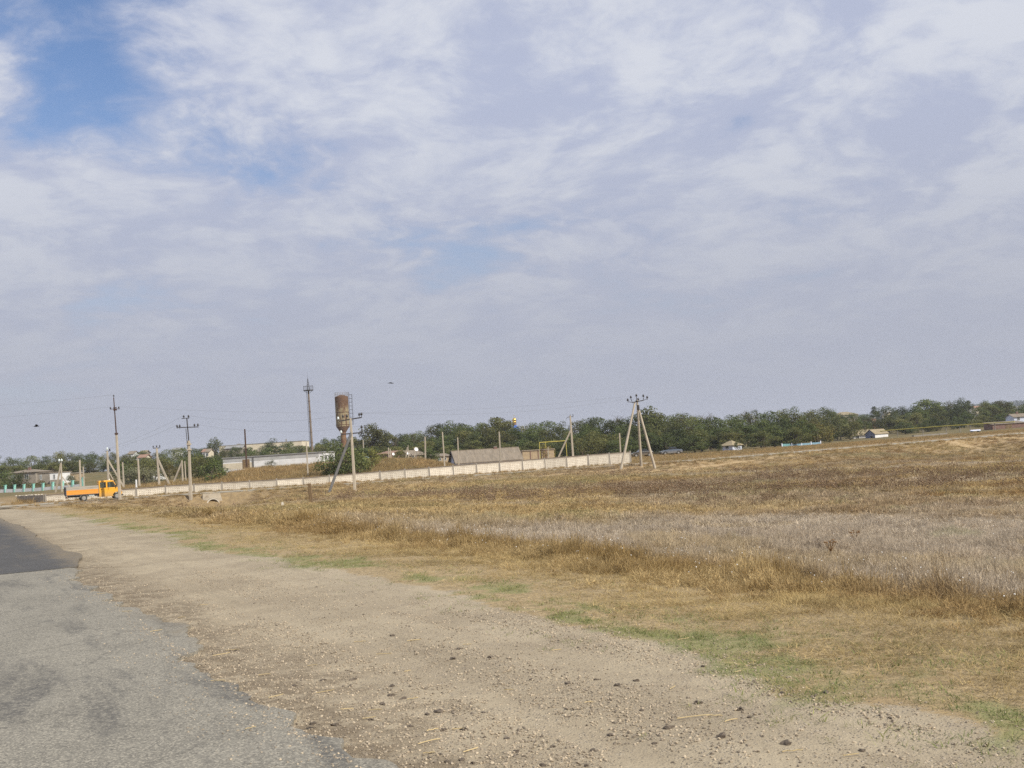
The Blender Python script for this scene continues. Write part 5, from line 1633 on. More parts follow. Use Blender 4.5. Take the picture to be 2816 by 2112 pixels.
n.t.links.new(mx.outputs[0], [x for x in n.t.nodes if x.type == 'OUTPUT_MATERIAL'][0].inputs[0])
M_clear = clear

D = on_line(258, 1378, 11.4)
v = at(258, 1378, D)
s_t, t_t = st_of(v.x, v.y)
hd = math.atan2(CD.y, CD.x) + R(7)
tk = thing('orange_lorry', 'orange double-cab flatbed lorry driving along the cross road', 'lorry', (v.x, v.y, float(z_cross(s_t)) + 0.005), hd)
X0 = -3.05                                                     # local x: rear -3.05 ... front +3.05


def lx_(x): return x + X0


wc = 0.95
arch = [(5.46 + 0.46 * math.cos(u_), 0.36 + 0.46 * math.sin(u_)) for u_ in np.linspace(math.pi * 0.98, 0.08 * math.pi, 13)]
side = [(3.55, 0.34), (4.98, 0.34)] + arch + [(5.99, 0.42), (6.06, 0.72), (5.96, 1.02), (5.50, 1.36), (3.55, 1.36)]
mb = MB()
for yy in (-wc, wc - 0.06): mb.prism([(lx_(x), z) for x, z in side], 1, yy, yy + 0.06)
hood = [(5.50, 1.36), (5.96, 1.02), (6.06, 0.72), (5.99, 0.42), (5.90, 0.42), (5.96, 0.72), (5.88, 0.98), (5.44, 1.30)]
mb.prism([(lx_(x), z) for x, z in hood], 1, -wc + 0.06, wc - 0.06)
mb.box(lx_(3.55), lx_(3.62), -wc + 0.06, wc - 0.06, 0.34, 2.12)                       # rear wall of the cab
mb.prism([(lx_(3.55), 2.12), (lx_(5.12), 2.10), (lx_(5.02), 2.17), (lx_(4.6), 2.205), (lx_(3.7), 2.205), (lx_(3.55), 2.17)], 1, -wc + 0.03, wc - 0.03)   # roof
for yy in (-wc + 0.0, wc - 0.07):                                                     # pillars
    for x0, z0, x1, z1, w_ in ((3.60, 1.36, 3.60, 2.14, 0.13), (4.38, 1.36, 4.38, 2.14, 0.16), (5.47, 1.36, 5.08, 2.12, 0.09)):
        mb.prism([(lx_(x0 - w_ / 2), z0), (lx_(x0 + w_ / 2), z0), (lx_(x1 + w_ / 2), z1), (lx_(x1 - w_ / 2), z1)], 1, yy + 0.01, yy + 0.065)
    mb.box(lx_(3.60), lx_(5.05), yy + 0.012, yy + 0.06, 2.00, 2.13)
mb.box(lx_(3.62), lx_(5.85), -wc + 0.06, wc - 0.06, 0.34, 0.40)                       # floor
body = mb.build('cab', M_cab, tk, bevel=0.02)
for sg in (-1, 1):
    y_ = sg * (wc + 0.004)
    for nm, x0, x1 in (('rear_door', 3.70, 4.33), ('front_door', 4.44, 5.30)):
        prf = [(x0, 0.45), (min(x1, 4.95), 0.45), (x1, 0.95), (x1, 1.34), (x0, 1.34)] if nm == 'front_door' else [(x0, 0.45), (x1, 0.45), (x1, 1.34), (x0, 1.34)]
        dr = MB().prism([(lx_(x), z) for x, z in prf], 1, y_ - 0.006, y_ + 0.006).build(nm, M_cab, tk)
        MB().box(lx_(x0 + 0.05), lx_(x0 + 0.20), min(y_, y_ + sg * 0.035), max(y_, y_ + sg * 0.035), 1.19, 1.23).build('handle', M_black, dr)
    yw = sg * (wc - 0.03)
    MB().box(lx_(3.66), lx_(4.31), yw - 0.006, yw + 0.006, 1.37, 2.0).build('side_window', M_clear, tk)
    MB().prism([(lx_(4.45), 1.37), (lx_(5.42), 1.37), (lx_(5.08), 2.0), (lx_(4.45), 2.0)], 1, yw - 0.006, yw + 0.006).build('side_window', M_clear, tk)
    MB().box(lx_(5.36), lx_(5.44), min(sg * wc, sg * (wc + 0.22)), max(sg * wc, sg * (wc + 0.22)), 1.38, 1.66).build('mirror', M_black, tk)
    MB().box(lx_(5.955), lx_(6.05), min(sg * 0.55, sg * 0.86), max(sg * 0.55, sg * 0.86), 0.76, 0.97).build('headlight', M_frame, tk)
    MB().box(lx_(5.90), lx_(5.99), min(sg * 0.87, sg * 0.965), max(sg * 0.87, sg * 0.965), 0.80, 0.95).build('indicator', M_redroof, tk)
ws = MB(); ws.prism([(lx_(5.47), 1.36), (lx_(5.49), 1.36), (lx_(5.10), 2.11), (lx_(5.08), 2.11)], 1, -wc + 0.08, wc - 0.08); ws.build('windscreen', M_clear, tk)
MB().box(lx_(5.92), lx_(6.12), -wc, wc, 0.36, 0.54).build('bumper', M_black, tk, bevel=0.02)
MB().box(lx_(6.0), lx_(6.07), -0.5, 0.5, 0.62, 0.90).build('grille', M_black, tk)
MB().lathe([(0.075, 2.205), (0.08, 2.30), (0.06, 2.34), (0.01, 2.35)], 12, (lx_(4.75), -0.3, 0)).build('roof_beacon', M_insul_w, tk, True)
# chassis and flat bed
MB().box(lx_(0.3), lx_(5.6), -0.42, -0.30, 0.50, 0.68).box(lx_(0.3), lx_(5.6), 0.30, 0.42, 0.50, 0.68).box(lx_(0.25), lx_(0.35), -0.8, 0.8, 0.48, 0.62).box(
    lx_(1.83), lx_(2.03), -0.7, 0.7, 0.30, 0.42).box(lx_(5.40), lx_(5.52), -0.7, 0.7, 0.30, 0.40).build('chassis', M_black, tk)
MB().box(lx_(0.10), lx_(3.48), -1.03, 1.03, 0.70, 0.80).build('bed_floor', M_tail, tk)
for sg in (-1, 1):
    y0_, y1_ = (-1.06, -1.03) if sg < 0 else (1.03, 1.06)
    mb = MB().box(lx_(0.12), lx_(3.47), y0_, y1_, 0.78, 1.30)
    for z_ in (0.80, 0.98, 1.16, 1.27): mb.box(lx_(0.12), lx_(3.47), min(y0_, sg * 1.075), max(y1_, sg * 1.075), z_, z_ + 0.035)
    mb.build('drop_side', M_bed, tk)
    for i in range(2):
        MB().box(lx_(0.10), lx_(3.44), min(sg * 1.0, sg * 1.03), max(sg * 1.0, sg * 1.03), 1.30 + i * 0.21, 1.49 + i * 0.21).build('extension_board', M_board, tk)
mb = MB().box(lx_(0.04), lx_(0.10), -1.05, 1.05, 0.76, 1.72)
for yy in (-0.7, 0, 0.7): mb.box(lx_(0.0), lx_(0.04), yy - 0.04, yy + 0.04, 0.76, 1.72)
mb.build('tailgate', M_tail, tk)
MB().box(lx_(3.44), lx_(3.50), -1.03, 1.03, 0.8, 1.70).build('headboard', M_board, tk)
MB().box(lx_(2.42), lx_(3.05), -0.92, -0.50, 0.52, 0.74).build('fuel_tank', M_insul_w, tk, bevel=0.03)
MB().box(lx_(0.15), lx_(0.22), -0.95, 0.95, 0.42, 0.52).box(lx_(0.14), lx_(0.24), -0.95, -0.75, 0.52, 0.66).box(lx_(0.14), lx_(0.24), 0.75, 0.95, 0.52, 0.66).build('rear_light_bar', M_redroof, tk)
for sg in (-1, 1):
    pts = [(lx_(1.93 + 0.48 * math.cos(u_)), 0.36 + 0.40 * math.sin(u_)) for u_ in np.linspace(0.15, math.pi - 0.15, 9)]
    pts2 = [(lx_(1.93 + 0.44 * math.cos(u_)), 0.36 + 0.365 * math.sin(u_)) for u_ in np.linspace(math.pi - 0.15, 0.15, 9)]
    MB().prism(pts + pts2, 1, min(sg * 0.62, sg * 0.98), max(sg * 0.62, sg * 0.98)).build('mudguard', M_board, tk)
tyre = MB().lathe([(0.21, -0.11), (0.31, -0.12), (0.36, -0.08), (0.365, 0.0), (0.36, 0.08), (0.31, 0.12), (0.21, 0.11)], 28, cap=False)
tyre_me = tyre.mesh('tyre', M_tyre, True)
rim_me = MB().lathe([(0.215, -0.10), (0.20, -0.06), (0.10, -0.02), (0.09, -0.07), (0.03, -0.085)], 20).lathe([(0.215, 0.10), (0.215, -0.10)], 20, cap=False).mesh('rim', M_rim, True)
for x_, y_ in ((1.93, -0.84), (1.93, 0.84), (1.93, -0.60), (1.93, 0.60), (5.46, -0.80), (5.46, 0.80)):
    w_ = thing('wheel', None, None, (0, 0, 0)); w_.parent = tk; w_.location = (lx_(x_), y_, 0.365)
    w_.rotation_euler = (R(90), 0, 0) if y_ < 0 else (R(-90), 0, 0)
    child('tyre', tyre_me, w_, (0, 0, 0)); child('rim', rim_me, w_, (0, 0, 0), (R(180), 0, 0))
seat = MB().box(lx_(4.35), lx_(4.80), -0.75, -0.25, 0.40, 0.92).box(lx_(4.28), lx_(4.42), -0.75, -0.25, 0.92, 1.55).box(lx_(4.35), lx_(4.80), 0.25, 0.75, 0.40, 0.92).box(lx_(4.28), lx_(4.42), 0.25, 0.75, 0.92, 1.55)
seat.build('seat', M_black, tk, bevel=0.03)
swm = MB()
for i in range(18):
    a0, a1 = 2 * math.pi * i / 18, 2 * math.pi * (i + 1) / 18
    f_ = lambda a_: Vector((lx_(5.08) + 0.10 * math.sin(a_), -0.5 + 0.19 * math.cos(a_), 1.34 + 0.17 * math.sin(a_)))
    swm.tube(f_(a0), f_(a1), 0.016, 0.016, 6)
swm.tube((lx_(5.08), -0.5, 1.34), (lx_(5.45), -0.5, 1.05), 0.02, 0.02, 6).build('steering_wheel', M_black, tk)

# driver
M_skin = mat('skin', (0.50, 0.30, 0.20), (0.45, 0.27, 0.18), 4.0, rough=0.6)
M_shirt = mat('pale_shirt', (0.55, 0.56, 0.60), (0.46, 0.47, 0.52), 4.0)
M_hair = mat('dark_hair', (0.03, 0.024, 0.02), None, 8.0)
M_trous = mat('dark_trousers', (0.06, 0.07, 0.10), None, 4.0)


def skinned(name, verts, edges, radii, mats, root, parent, subd=2):
    me = bpy.data.meshes.new(name); me.from_pydata(verts, edges, []); me.update()
    o = bpy.data.objects.new(name, me); col.objects.link(o)
    sk = o.modifiers.new('skin', 'SKIN'); sb = o.modifiers.new('sub', 'SUBSURF'); sb.levels = subd; sb.render_levels = subd
    for i, r_ in enumerate(radii):
        o.data.skin_vertices[0].data[i].radius = (r_, r_) if not isinstance(r_, tuple) else r_
    o.data.skin_vertices[0].data[root].use_root = True
    dg = bpy.context.evaluated_depsgraph_get(); ev = bpy.data.meshes.new_from_object(o.evaluated_get(dg))
    bpy.data.objects.remove(o)
    ev.name = name
    for m_ in mats: ev.materials.append(m_)
    for p_ in ev.polygons: p_.use_smooth = True
    b = bpy.data.objects.new(name, ev); col.objects.link(b); b.parent = parent
    return b


dv = thing('person', 'driver in a pale shirt seated behind the wheel of the orange lorry', 'person')
dv.location = tk.location; dv.rotation_euler = tk.rotation_euler
hx = lx_(4.52)
y0_ = -0.5
V = [(hx, y0_, 1.00), (hx + 0.0, y0_, 1.22), (hx + 0.02, y0_, 1.42), (hx + 0.04, y0_, 1.55), (hx + 0.07, y0_, 1.67), (hx + 0.08, y0_, 1.78),          # 0-5 spine, neck, head
     (hx + 0.02, y0_ - 0.19, 1.46), (hx + 0.22, y0_ - 0.24, 1.24), (hx + 0.47, y0_ - 0.15, 1.33), (hx + 0.55, y0_ - 0.13, 1.36),                      # 6-9 right arm
     (hx + 0.02, y0_ + 0.19, 1.46), (hx + 0.22, y0_ + 0.24, 1.24), (hx + 0.47, y0_ + 0.15, 1.33), (hx + 0.55, y0_ + 0.13, 1.36),                      # 10-13 left arm
     (hx + 0.12, y0_ - 0.10, 0.97), (hx + 0.50, y0_ - 0.13, 0.97), (hx + 0.62, y0_ - 0.13, 0.60), (hx + 0.78, y0_ - 0.13, 0.47),
     (hx + 0.12, y0_ + 0.10, 0.97), (hx + 0.50, y0_ + 0.13, 0.97), (hx + 0.62, y0_ + 0.13, 0.60), (hx + 0.78, y0_ + 0.13, 0.47)]
E_ = [(0, 1), (1, 2), (2, 3), (3, 4), (4, 5), (2, 6), (6, 7), (7, 8), (8, 9), (2, 10), (10, 11), (11, 12), (12, 13), (0, 14), (14, 15), (15, 16), (16, 17), (0, 18), (18, 19), (19, 20), (20, 21)]
RD = [0.13, 0.13, 0.13, 0.058, 0.088, 0.09, 0.06, 0.048, 0.036, 0.034, 0.06, 0.048, 0.036, 0.034, 0.085, 0.066, 0.048, 0.04, 0.085, 0.066, 0.048, 0.04]
bd = skinned('body', V, E_, RD, [M_shirt, M_skin, M_trous], 0, dv)
for p_ in bd.data.polygons:
    c = p_.center
    p_.material_index = 1 if (c.z > 1.56 or (c.x > hx + 0.30 and c.z > 1.1)) else (2 if c.z < 1.05 else 0)
MB().lathe([(0.098, -0.02), (0.105, 0.04), (0.085, 0.10), (0.03, 0.135)], 14, (hx + 0.055, y0_, 1.76)).build('hair', M_hair, dv, True)
fing = MB()
for sg in (-1, 1):
    for j in range(4):
        bx_, by_, bz_ = hx + 0.56, y0_ + sg * (0.13 - 0.004), 1.335 + 0.019 * j
        fing.tube((bx_, by_, bz_), (bx_ + 0.05, by_ - sg * 0.02, bz_ + 0.004), 0.0095, 0.009, 6).tube((bx_ + 0.05, by_ - sg * 0.02, bz_ + 0.004), (bx_ + 0.045, by_ - sg * 0.055, bz_ + 0.002), 0.009, 0.0075, 6)
    fing.tube((hx + 0.54, y0_ + sg * 0.12, 1.39), (hx + 0.565, y0_ + sg * 0.075, 1.405), 0.011, 0.009, 6)
fing.build('finger', M_skin, dv)


# ================================================================== parked cars behind the fence end
def car(label, sx, D, rz, m_body, s=1.0):
    v = at(sx, 1255, D)
    e = thing('parked_car', label, 'car', (v.x, v.y, tz(v.x, v.y)), rz, 'cars parked under the trees')
    prof = [(-2.1, 0.35), (-2.12, 0.75), (-2.0, 0.92), (-1.25, 0.98), (0.75, 0.96), (1.75, 0.84), (2.05, 0.70), (2.08, 0.35), (1.72, 0.30), (1.62, 0.55), (1.3, 0.66), (0.98, 0.55), (0.88, 0.28),
            (-0.92, 0.28), (-1.02, 0.55), (-1.3, 0.66), (-1.62, 0.55), (-1.72, 0.30)]
    MB().prism(prof, 1, -0.80, 0.80).build('body', m_body, e, bevel=0.04)
    MB().prism([(-1.25, 0.97), (0.75, 0.95), (0.15, 1.38), (-0.85, 1.40)], 1, -0.70, 0.70).build('glasshouse', M_glass, e)
    MB().prism([(-0.9, 1.385), (0.2, 1.37), (0.1, 1.43), (-0.8, 1.44)], 1, -0.68, 0.68).build('roof', m_body, e)
    for yy in (-0.55, 0.55):
        MB().box(2.03, 2.10, yy - 0.16, yy + 0.16, 0.60, 0.74).build('headlight', M_insul_w, e)
    for x_, y_ in ((1.3, -0.72), (1.3, 0.72), (-1.3, -0.72), (-1.3, 0.72)):
        w_ = child('wheel', tyre_me, e, (x_, y_, 0.30), (R(90), 0, 0)); w_.scale = (0.83, 0.83, 0.8)
        child('rim', rim_me, w_, (0, 0, 0), (R(180) if y_ < 0 else 0, 0, 0))
    return e


car('black saloon car parked just past the end of the fence', 1764, 196, math.pi + 0.25, paint('black_car_paint', (0.015, 0.016, 0.02), 0.25))
car('blue-grey saloon car parked under the roadside trees', 1846, 204, math.pi + 0.1, paint('bluegrey_car_paint', (0.10, 0.14, 0.20), 0.3))

# ================================================================== trees
def leaf_mat(name, c1, c2, c3):
    m, n, b = newmat(name)
    rv = n.n('ShaderNodeObjectInfo').outputs['Random']
    isl = n.n('ShaderNodeNewGeometry').outputs['Random Per Island']
    tco = n.n('ShaderNodeTexCoord').outputs['Object']
    nz = n.noise(tco, 0.55, 3, 0.6)
    c = n.mix(isl, c1, c2)
    c = n.mix(n.m('MULTIPLY', n.ss(n.m('ADD', n.m('MULTIPLY', rv, 0.6), n.m('MULTIPLY', nz, 0.8)), 0.55, 1.0), 0.8), c, c3)
    kk = n.m('ADD', 0.55, n.m('MULTIPLY', n.m('FRACT', n.m('MULTIPLY', rv, 7.31)), 0.75))
    kk = n.m('MULTIPLY', kk, n.m('ADD', 0.72, n.m('MULTIPLY', n.ss(n.noise(tco, 0.8, 2, 0.5), 0.3, 0.7), 0.56)))
    c = n.mix(1.0, c, n.n('ShaderNodeCombineXYZ', i_0=kk, i_1=kk, i_2=kk).outputs[0], 'MULTIPLY')
    n.t.links.new(c, b.inputs['Base Color'])
    b.inputs['Roughness'].default_value = 0.7; b.inputs['Specular IOR Level'].default_value = 0.2
    tr = n.n('ShaderNodeBsdfTranslucent', i_Color=c)
    mx = n.n('ShaderNodeMixShader', i_0=0.25, i_1=b.outputs[0], i_2=tr.outputs[0])
    n.t.links.new(mx.outputs[0], [x for x in n.t.nodes if x.type == 'OUTPUT_MATERIAL'][0].inputs[0])
    return m


M_leaf = leaf_mat('summer_leaf', (0.078, 0.102, 0.032), (0.13, 0.155, 0.05), (0.18, 0.165, 0.055))
M_leaf2 = leaf_mat('yellowing_leaf', (0.16, 0.165, 0.045), (0.23, 0.22, 0.065), (0.25, 0.19, 0.06))
M_leaf3 = leaf_mat('grey_green_leaf', (0.15, 0.155, 0.085), (0.20, 0.20, 0.12), (0.19, 0.165, 0.095))
M_bark = mat('bark', (0.13, 0.10, 0.07), (0.09, 0.07, 0.05), 2.0)


def tree_mesh(seed, H=10.0, rx=3.6, zc=0.58, rzf=0.42, clumps=24, per=120, leaf=0.34, m=None, low=0.12, bare=False, cr=(0.10, 0.17)):
    r = np.random.default_rng(seed)
    cen = []
    while len(cen) < clumps:
        v = r.uniform(-1, 1, 3)
        if (v ** 2).sum() > 1: continue
        sh = 1 - 0.35 * max(0, v[2])
        cen.append((v[0] * rx * sh, v[1] * rx * sh, max(H * low + 0.4, H * (zc + rzf * 0.86 * v[2]))))
    cen = np.array(cen)
    rad = H * r.uniform(cr[0], cr[1], clumps)
    pts = []; nrm = []
    for c, ra_ in zip(cen, rad):
        d = r.normal(size=(per, 3)); d /= np.linalg.norm(d, axis=1)[:, None]
        rr = ra_ * (0.45 + 0.60 * r.random(per) ** 0.6)
        k = d * rr[:, None] * np.array([1.15, 1.15, 0.8])
        pts.append(c + k); nrm.append(d * 0.8 + r.normal(size=(per, 3)) * 0.55)
    pts = np.concatenate(pts); nrm = np.concatenate(nrm)
    if not bare:
        st = r.random(len(pts)) < 0.02
        pts[st] += r.normal(size=(st.sum(), 3)) * H * 0.03
    keep = pts[:, 2] > 0.15; pts = pts[keep]; nrm = nrm[keep]
    nrm /= np.linalg.norm(nrm, axis=1)[:, None]
    ref = r.normal(size=pts.shape)
    a = np.cross(nrm, ref); a /= np.linalg.norm(a, axis=1)[:, None]
    b = np.cross(nrm, a)
    sz = leaf * r.uniform(0.55, 1.25, len(pts))[:, None]
    q = np.stack([pts - a * sz * 0.5, pts - b * sz * 0.32, pts + a * sz * 0.5, pts + b * sz * 0.32], 1).reshape(-1, 3)
    me = bpy.data.meshes.new('crown')
    fs = np.arange(len(q)).reshape(-1, 4)
    me.from_pydata(q.tolist(), [], fs.tolist()); me.materials.append(m or M_leaf)
    mb = MB()
    prev = Vector((0, 0, -0.4)); r0 = 0.030 * H; n_ = 4
    zt = H * 0.42
    for i in range(n_):
        nx_ = Vector((r.normal() * 0.05 * H * 0.3, r.normal() * 0.05 * H * 0.3, zt * (i + 1) / n_))
        mb.tube(prev, nx_, r0 * (1 - 0.15 * i), r0 * (1 - 0.15 * (i + 1)), 7, False); prev = nx_
    for c in cen[:: 2 if not bare else 1]:
        st_ = Vector((0, 0, H * r.uniform(0.16, 0.42))); en = Vector(c); mid = st_.lerp(en, 0.5) + Vector((0, 0, 0.03 * H))
        mb.tube(st_, mid, r0 * 0.5, r0 * 0.28, 5, False).tube(mid, en, r0 * 0.28, r0 * 0.10, 5, False)
        if bare:
            for k in range(4):
                e2 = en + Vector((r.normal() * 0.06 * H, r.normal() * 0.06 * H, r.uniform(0.03, 0.12) * H))
                mb.tube(en, e2, r0 * 0.11, r0 * 0.04, 4, False)
    tm_ = mb.mesh('trunk', M_bark, True)
    top = float(np.quantile(pts[:, 2], 0.965)) if not bare else float(cen[:, 2].max() + 0.1 * H)
    return me, tm_, top


TREES = {
    'broad': [tree_mesh(1, per=150), tree_mesh(2, rx=4.2, zc=0.55, per=150), tree_mesh(3, rx=3.3, clumps=20), tree_mesh(4, rx=4.6, zc=0.53, clumps=30), tree_mesh(5, rx=3.8, clumps=16, per=150, cr=(0.13, 0.20))],
    'full': [tree_mesh(6, rx=4.4, zc=0.48, rzf=0.48, clumps=34, per=130, leaf=0.42, low=0.03), tree_mesh(7, rx=4.8, zc=0.47, rzf=0.48, clumps=32, per=140, leaf=0.42, low=0.03), tree_mesh(8, rx=4.0, zc=0.5, rzf=0.48, clumps=30, per=140, leaf=0.42, low=0.03), tree_mesh(9, rx=4.6, zc=0.48, rzf=0.47, clumps=32, per=130, leaf=0.42, low=0.03)],
    'tall': [tree_mesh(11, rx=2.2, zc=0.56, rzf=0.46, clumps=22), tree_mesh(12, rx=1.5, zc=0.55, rzf=0.5, clumps=20, cr=(0.08, 0.12))],
    'sparse': [tree_mesh(21, rx=4.2, zc=0.66, rzf=0.34, clumps=34, per=26, bare=True, cr=(0.05, 0.10), leaf=0.3), tree_mesh(22, rx=4.0, zc=0.64, rzf=0.36, clumps=38, per=38, bare=True, cr=(0.05, 0.11), leaf=0.3)],
    'bare': [tree_mesh(31, rx=3.0, zc=0.68, rzf=0.34, clumps=26, per=3, bare=True, cr=(0.05, 0.08), leaf=0.2)],
    'shrub': [tree_mesh(41, H=4, rx=2.3, zc=0.42, rzf=0.48, clumps=20, per=110, leaf=0.22, low=0.02, cr=(0.14, 0.22)), tree_mesh(42, H=4, rx=2.0, zc=0.45, rzf=0.5, clumps=16, per=120, leaf=0.22, low=0.02, cr=(0.15, 0.24))],
    'yellow': [tree_mesh(51, H=4, rx=2.2, zc=0.42, rzf=0.48, clumps=18, per=110, leaf=0.22, low=0.02, m=M_leaf2, cr=(0.14, 0.22))],
    'grey': [tree_mesh(61, H=4, rx=2.4, zc=0.42, rzf=0.48, clumps=20, per=90, leaf=0.2, low=0.02, m=M_leaf3, cr=(0.13, 0.22))],
}
PROTO = {}


def plant(kind, sx, ty, D, label, name='tree', wide=1.0, cat='tree', group=None, i=None, minh=0.0, rnd=random.Random(99)):
    tops = TREES[kind]
    i = rnd.randrange(len(tops)) if i is None else i
    me, tm_, top = tops[i]
    v = at(sx, ty, D); g = tz(v.x, v.y)
    H = max(v.z - g, minh or 1.2)
    s = H / top
    e = thing(name, label, cat, (v.x, v.y, g - 0.05), rnd.uniform(0, 6.28), group)
    if kind in ('broad', 'full'): wide = max(wide, rnd.uniform(0.55, 0.75) / s)
    e.scale = (s * wide, s * wide, s)
    child('trunk', tm_, e); child('crown', me, e)
    return e


ZONES = [(100, 'above the wide grey-brown house', 'trees above the grey-brown house'), (230, 'above the white-topped house and the ruin', 'trees above the ruin'), (350, 'above the tall steel-topped pole', 'trees above the steel-topped pole'),
         (470, 'on the slope behind the small dark crossarm', 'trees behind the small crossarm'), (600, 'left of the cream school', 'trees beside the school'), (740, 'below the roof of the cream school', 'trees before the school'),
         (900, 'between the steel mast and the barn end', 'trees by the steel mast'), (1060, 'behind the rusty water tower', 'trees behind the water tower'), (1240, 'behind the posts of the rusty bank', 'trees behind the bank'),
         (1400, 'behind the slate-roofed house', 'trees behind the slate-roofed house'), (1560, 'between cupola and cross-topped pole', 'trees by the gilded cupola'), (1740, 'behind the fence end', 'trees behind the fence end'),
         (1900, 'behind the tripod and the parked cars', 'trees behind the tripod'), (2060, 'around the white-walled house with the tan roof', 'trees around the white-walled house'), (2200, 'behind the teal boards', 'trees behind the teal boards'),
         (2340, 'behind the pale blue boards', 'trees behind the pale blue boards'), (2480, 'behind the shaded-gable shed', 'trees behind the shaded-gable shed'), (2620, 'behind the pale slabs and yellow pipeline', 'trees behind the slabs'), (9999, 'behind the upturned boat and brick garage', 'trees behind the boat')]


def zone(sx, D, row=-1):
    for lim, wh, gr in ZONES:
        if sx < lim: break
    if row < 0: return 'tall leafy tree on the skyline ' + wh, 'skyline ' + gr
    if row == 2: return 'low bushy tree ' + wh, 'low ' + gr
    return 'mid-height tree inside the belt ' + wh, 'inner ' + gr


sky_line = [(-60, 1258), (-20, 1256), (22, 1262), (43, 1261), (87, 1256), (130, 1256), (165, 1245), (190, 1249), (217, 1251), (239, 1251), (256, 1247), (283, 1252), (310, 1247), (347, 1251), (390, 1243), (430, 1247), (467, 1237),
            (498, 1234), (530, 1236), (552, 1235), (576, 1222), (617, 1240), (650, 1231), (690, 1240), (745, 1213), (790, 1219), (850, 1232), (876, 1226), (893, 1212), (930, 1206), (970, 1208), (1017, 1176), (1050, 1200), (1071, 1197), (1104, 1197),
            (1130, 1194), (1150, 1192), (1191, 1176), (1215, 1170), (1240, 1166), (1266, 1169), (1290, 1174), (1327, 1175), (1350, 1161), (1375, 1158), (1388, 1172), (1446, 1172), (1471, 1168), (1506, 1163), (1544, 1167), (1590, 1163),
            (1620, 1155), (1648, 1153), (1675, 1162), (1740, 1147), (1778, 1133), (1800, 1143), (1843, 1150), (1880, 1140), (1915, 1147), (1950, 1152), (1985, 1156), (2015, 1147), (2050, 1140), (2107, 1137), (2153, 1132), (2187, 1128), (2231, 1133),
            (2267, 1126), (2290, 1136), (2340, 1140), (2375, 1142), (2432, 1122), (2475, 1122), (2510, 1119), (2545, 1104), (2566, 1108), (2597, 1118), (2640, 1101), (2662, 1105), (2707, 1112), (2752, 1108), (2805, 1120), (2850, 1115), (2890, 1112)]
sky_line += [(2730, 1114), (2775, 1112), (2828, 1113)]
sky_line.sort()
rr = random.Random(5)
for sx, ty in sky_line:
    D = float(np.interp(sx, [0, 560, 900, 1240, 1700, 2200, 2330, 2800], [330, 340, 300, 265, 245, 250, 330, 370])) + rr.uniform(-12, 12)
    if sx == 1017: D = 250
    lab, gr = zone(sx, D)
    kind = 'broad'
    if sx in (2640, 2662, 576): kind = 'tall'
    if 840 < sx < 1060 or sx > 2700 or sx in (1350, 1375, 1778, 2545): kind = 'full'
    plant(kind, sx, ty, D, lab, 'leafy_tree', rr.uniform(0.85, 1.2), 'tree', gr)
for sx, ty, D, kind, lab in [
        (1705, 1138, 243, 'sparse', 'thin-crowned tree whose twigs show against the sky behind the tripod'), (1890, 1135, 246, 'sparse', 'flat-topped tree with open twiggy crown in the roadside belt'),
        (1945, 1130, 246, 'bare', 'leafless grey tree rising out of the roadside belt'), (2071, 1121, 248, 'sparse', 'wide thin-crowned tree standing highest of the roadside belt'),
        (1414, 1184, 236, 'full', 'dense dark tree just below the gilded cupola'), (1130, 1184, 262, 'sparse', 'open-crowned tree with a flat tuft on the skyline behind the bank'), (1085, 1196, 268, 'bare', 'pale leafless tree beside the tall round tree'),
        (2403, 1121, 420, 'tall', 'narrow pointed conifer far behind the shaded-gable shed'), (2609, 1107, 430, 'tall', 'pale hazy pointed poplar far behind the yellow pipeline'),
        (2707, 1105, 440, 'tall', 'hazy upright poplar below the blue ridge'), (2752, 1104, 450, 'tall', 'slender hazy poplar nearest the end of the blue ridge'),
        (589, 1209, 342, 'tall', 'upright dark poplar at the left end of the cream school'), (1272, 1166, 258, 'sparse', 'hazy thin-topped tree above the gable of the slate roof')]:
    plant(kind, sx, ty, D, lab, 'leafy_tree' if kind != 'bare' else 'bare_tree', 1.0, 'tree')

# lower trees filling the belt in front of the skyline trees
sx = -50.0
while sx < 2900:
    sky = float(np.interp(sx, [a_[0] for a_ in sky_line], [a_[1] for a_ in sky_line]))
    hor = 1245 - 0.0629 * (sx - 1408)
    for row in range(3):
        xx = sx + rr.uniform(-16, 16)
        if 225 < xx < 335 and row > 0: continue
        if 590 < xx < 840 and row == 2: continue
        if 2330 < xx < 2470 and row > 1: continue
        Dm = float(np.interp(xx, [0, 560, 900, 1240, 1700, 2200, 2330, 2800], [300, 300, 262, 235, 222, 232, 312, 345]))
        D = Dm - row * float(np.interp(xx, [0, 900, 1300, 2300, 2400, 2800], [22, 15, 8, 7, 10, 18])) + rr.uniform(-5, 5)
        base = hor + 2.0 * F / D * 0.9
        ty = sky + (base - sky) * (0.24 + 0.17 * row + rr.uniform(-0.06, 0.10))
        lab, gr = zone(xx, D, row)
        plant('full', xx, ty, D, lab, 'leafy_tree', rr.uniform(0.95, 1.25), 'tree', gr, minh=3.0)
    sx += rr.uniform(40, 58)

for i, sx in enumerate(range(612, 838, 25)):
    plant('full', sx + (i % 3) * 4, 1236 - (sx - 612) * 0.045 + (i * 7 % 5), 352, 'round tree hiding the lower storey of the cream school', 'leafy_tree', 1.0, 'tree', 'trees hiding the school')

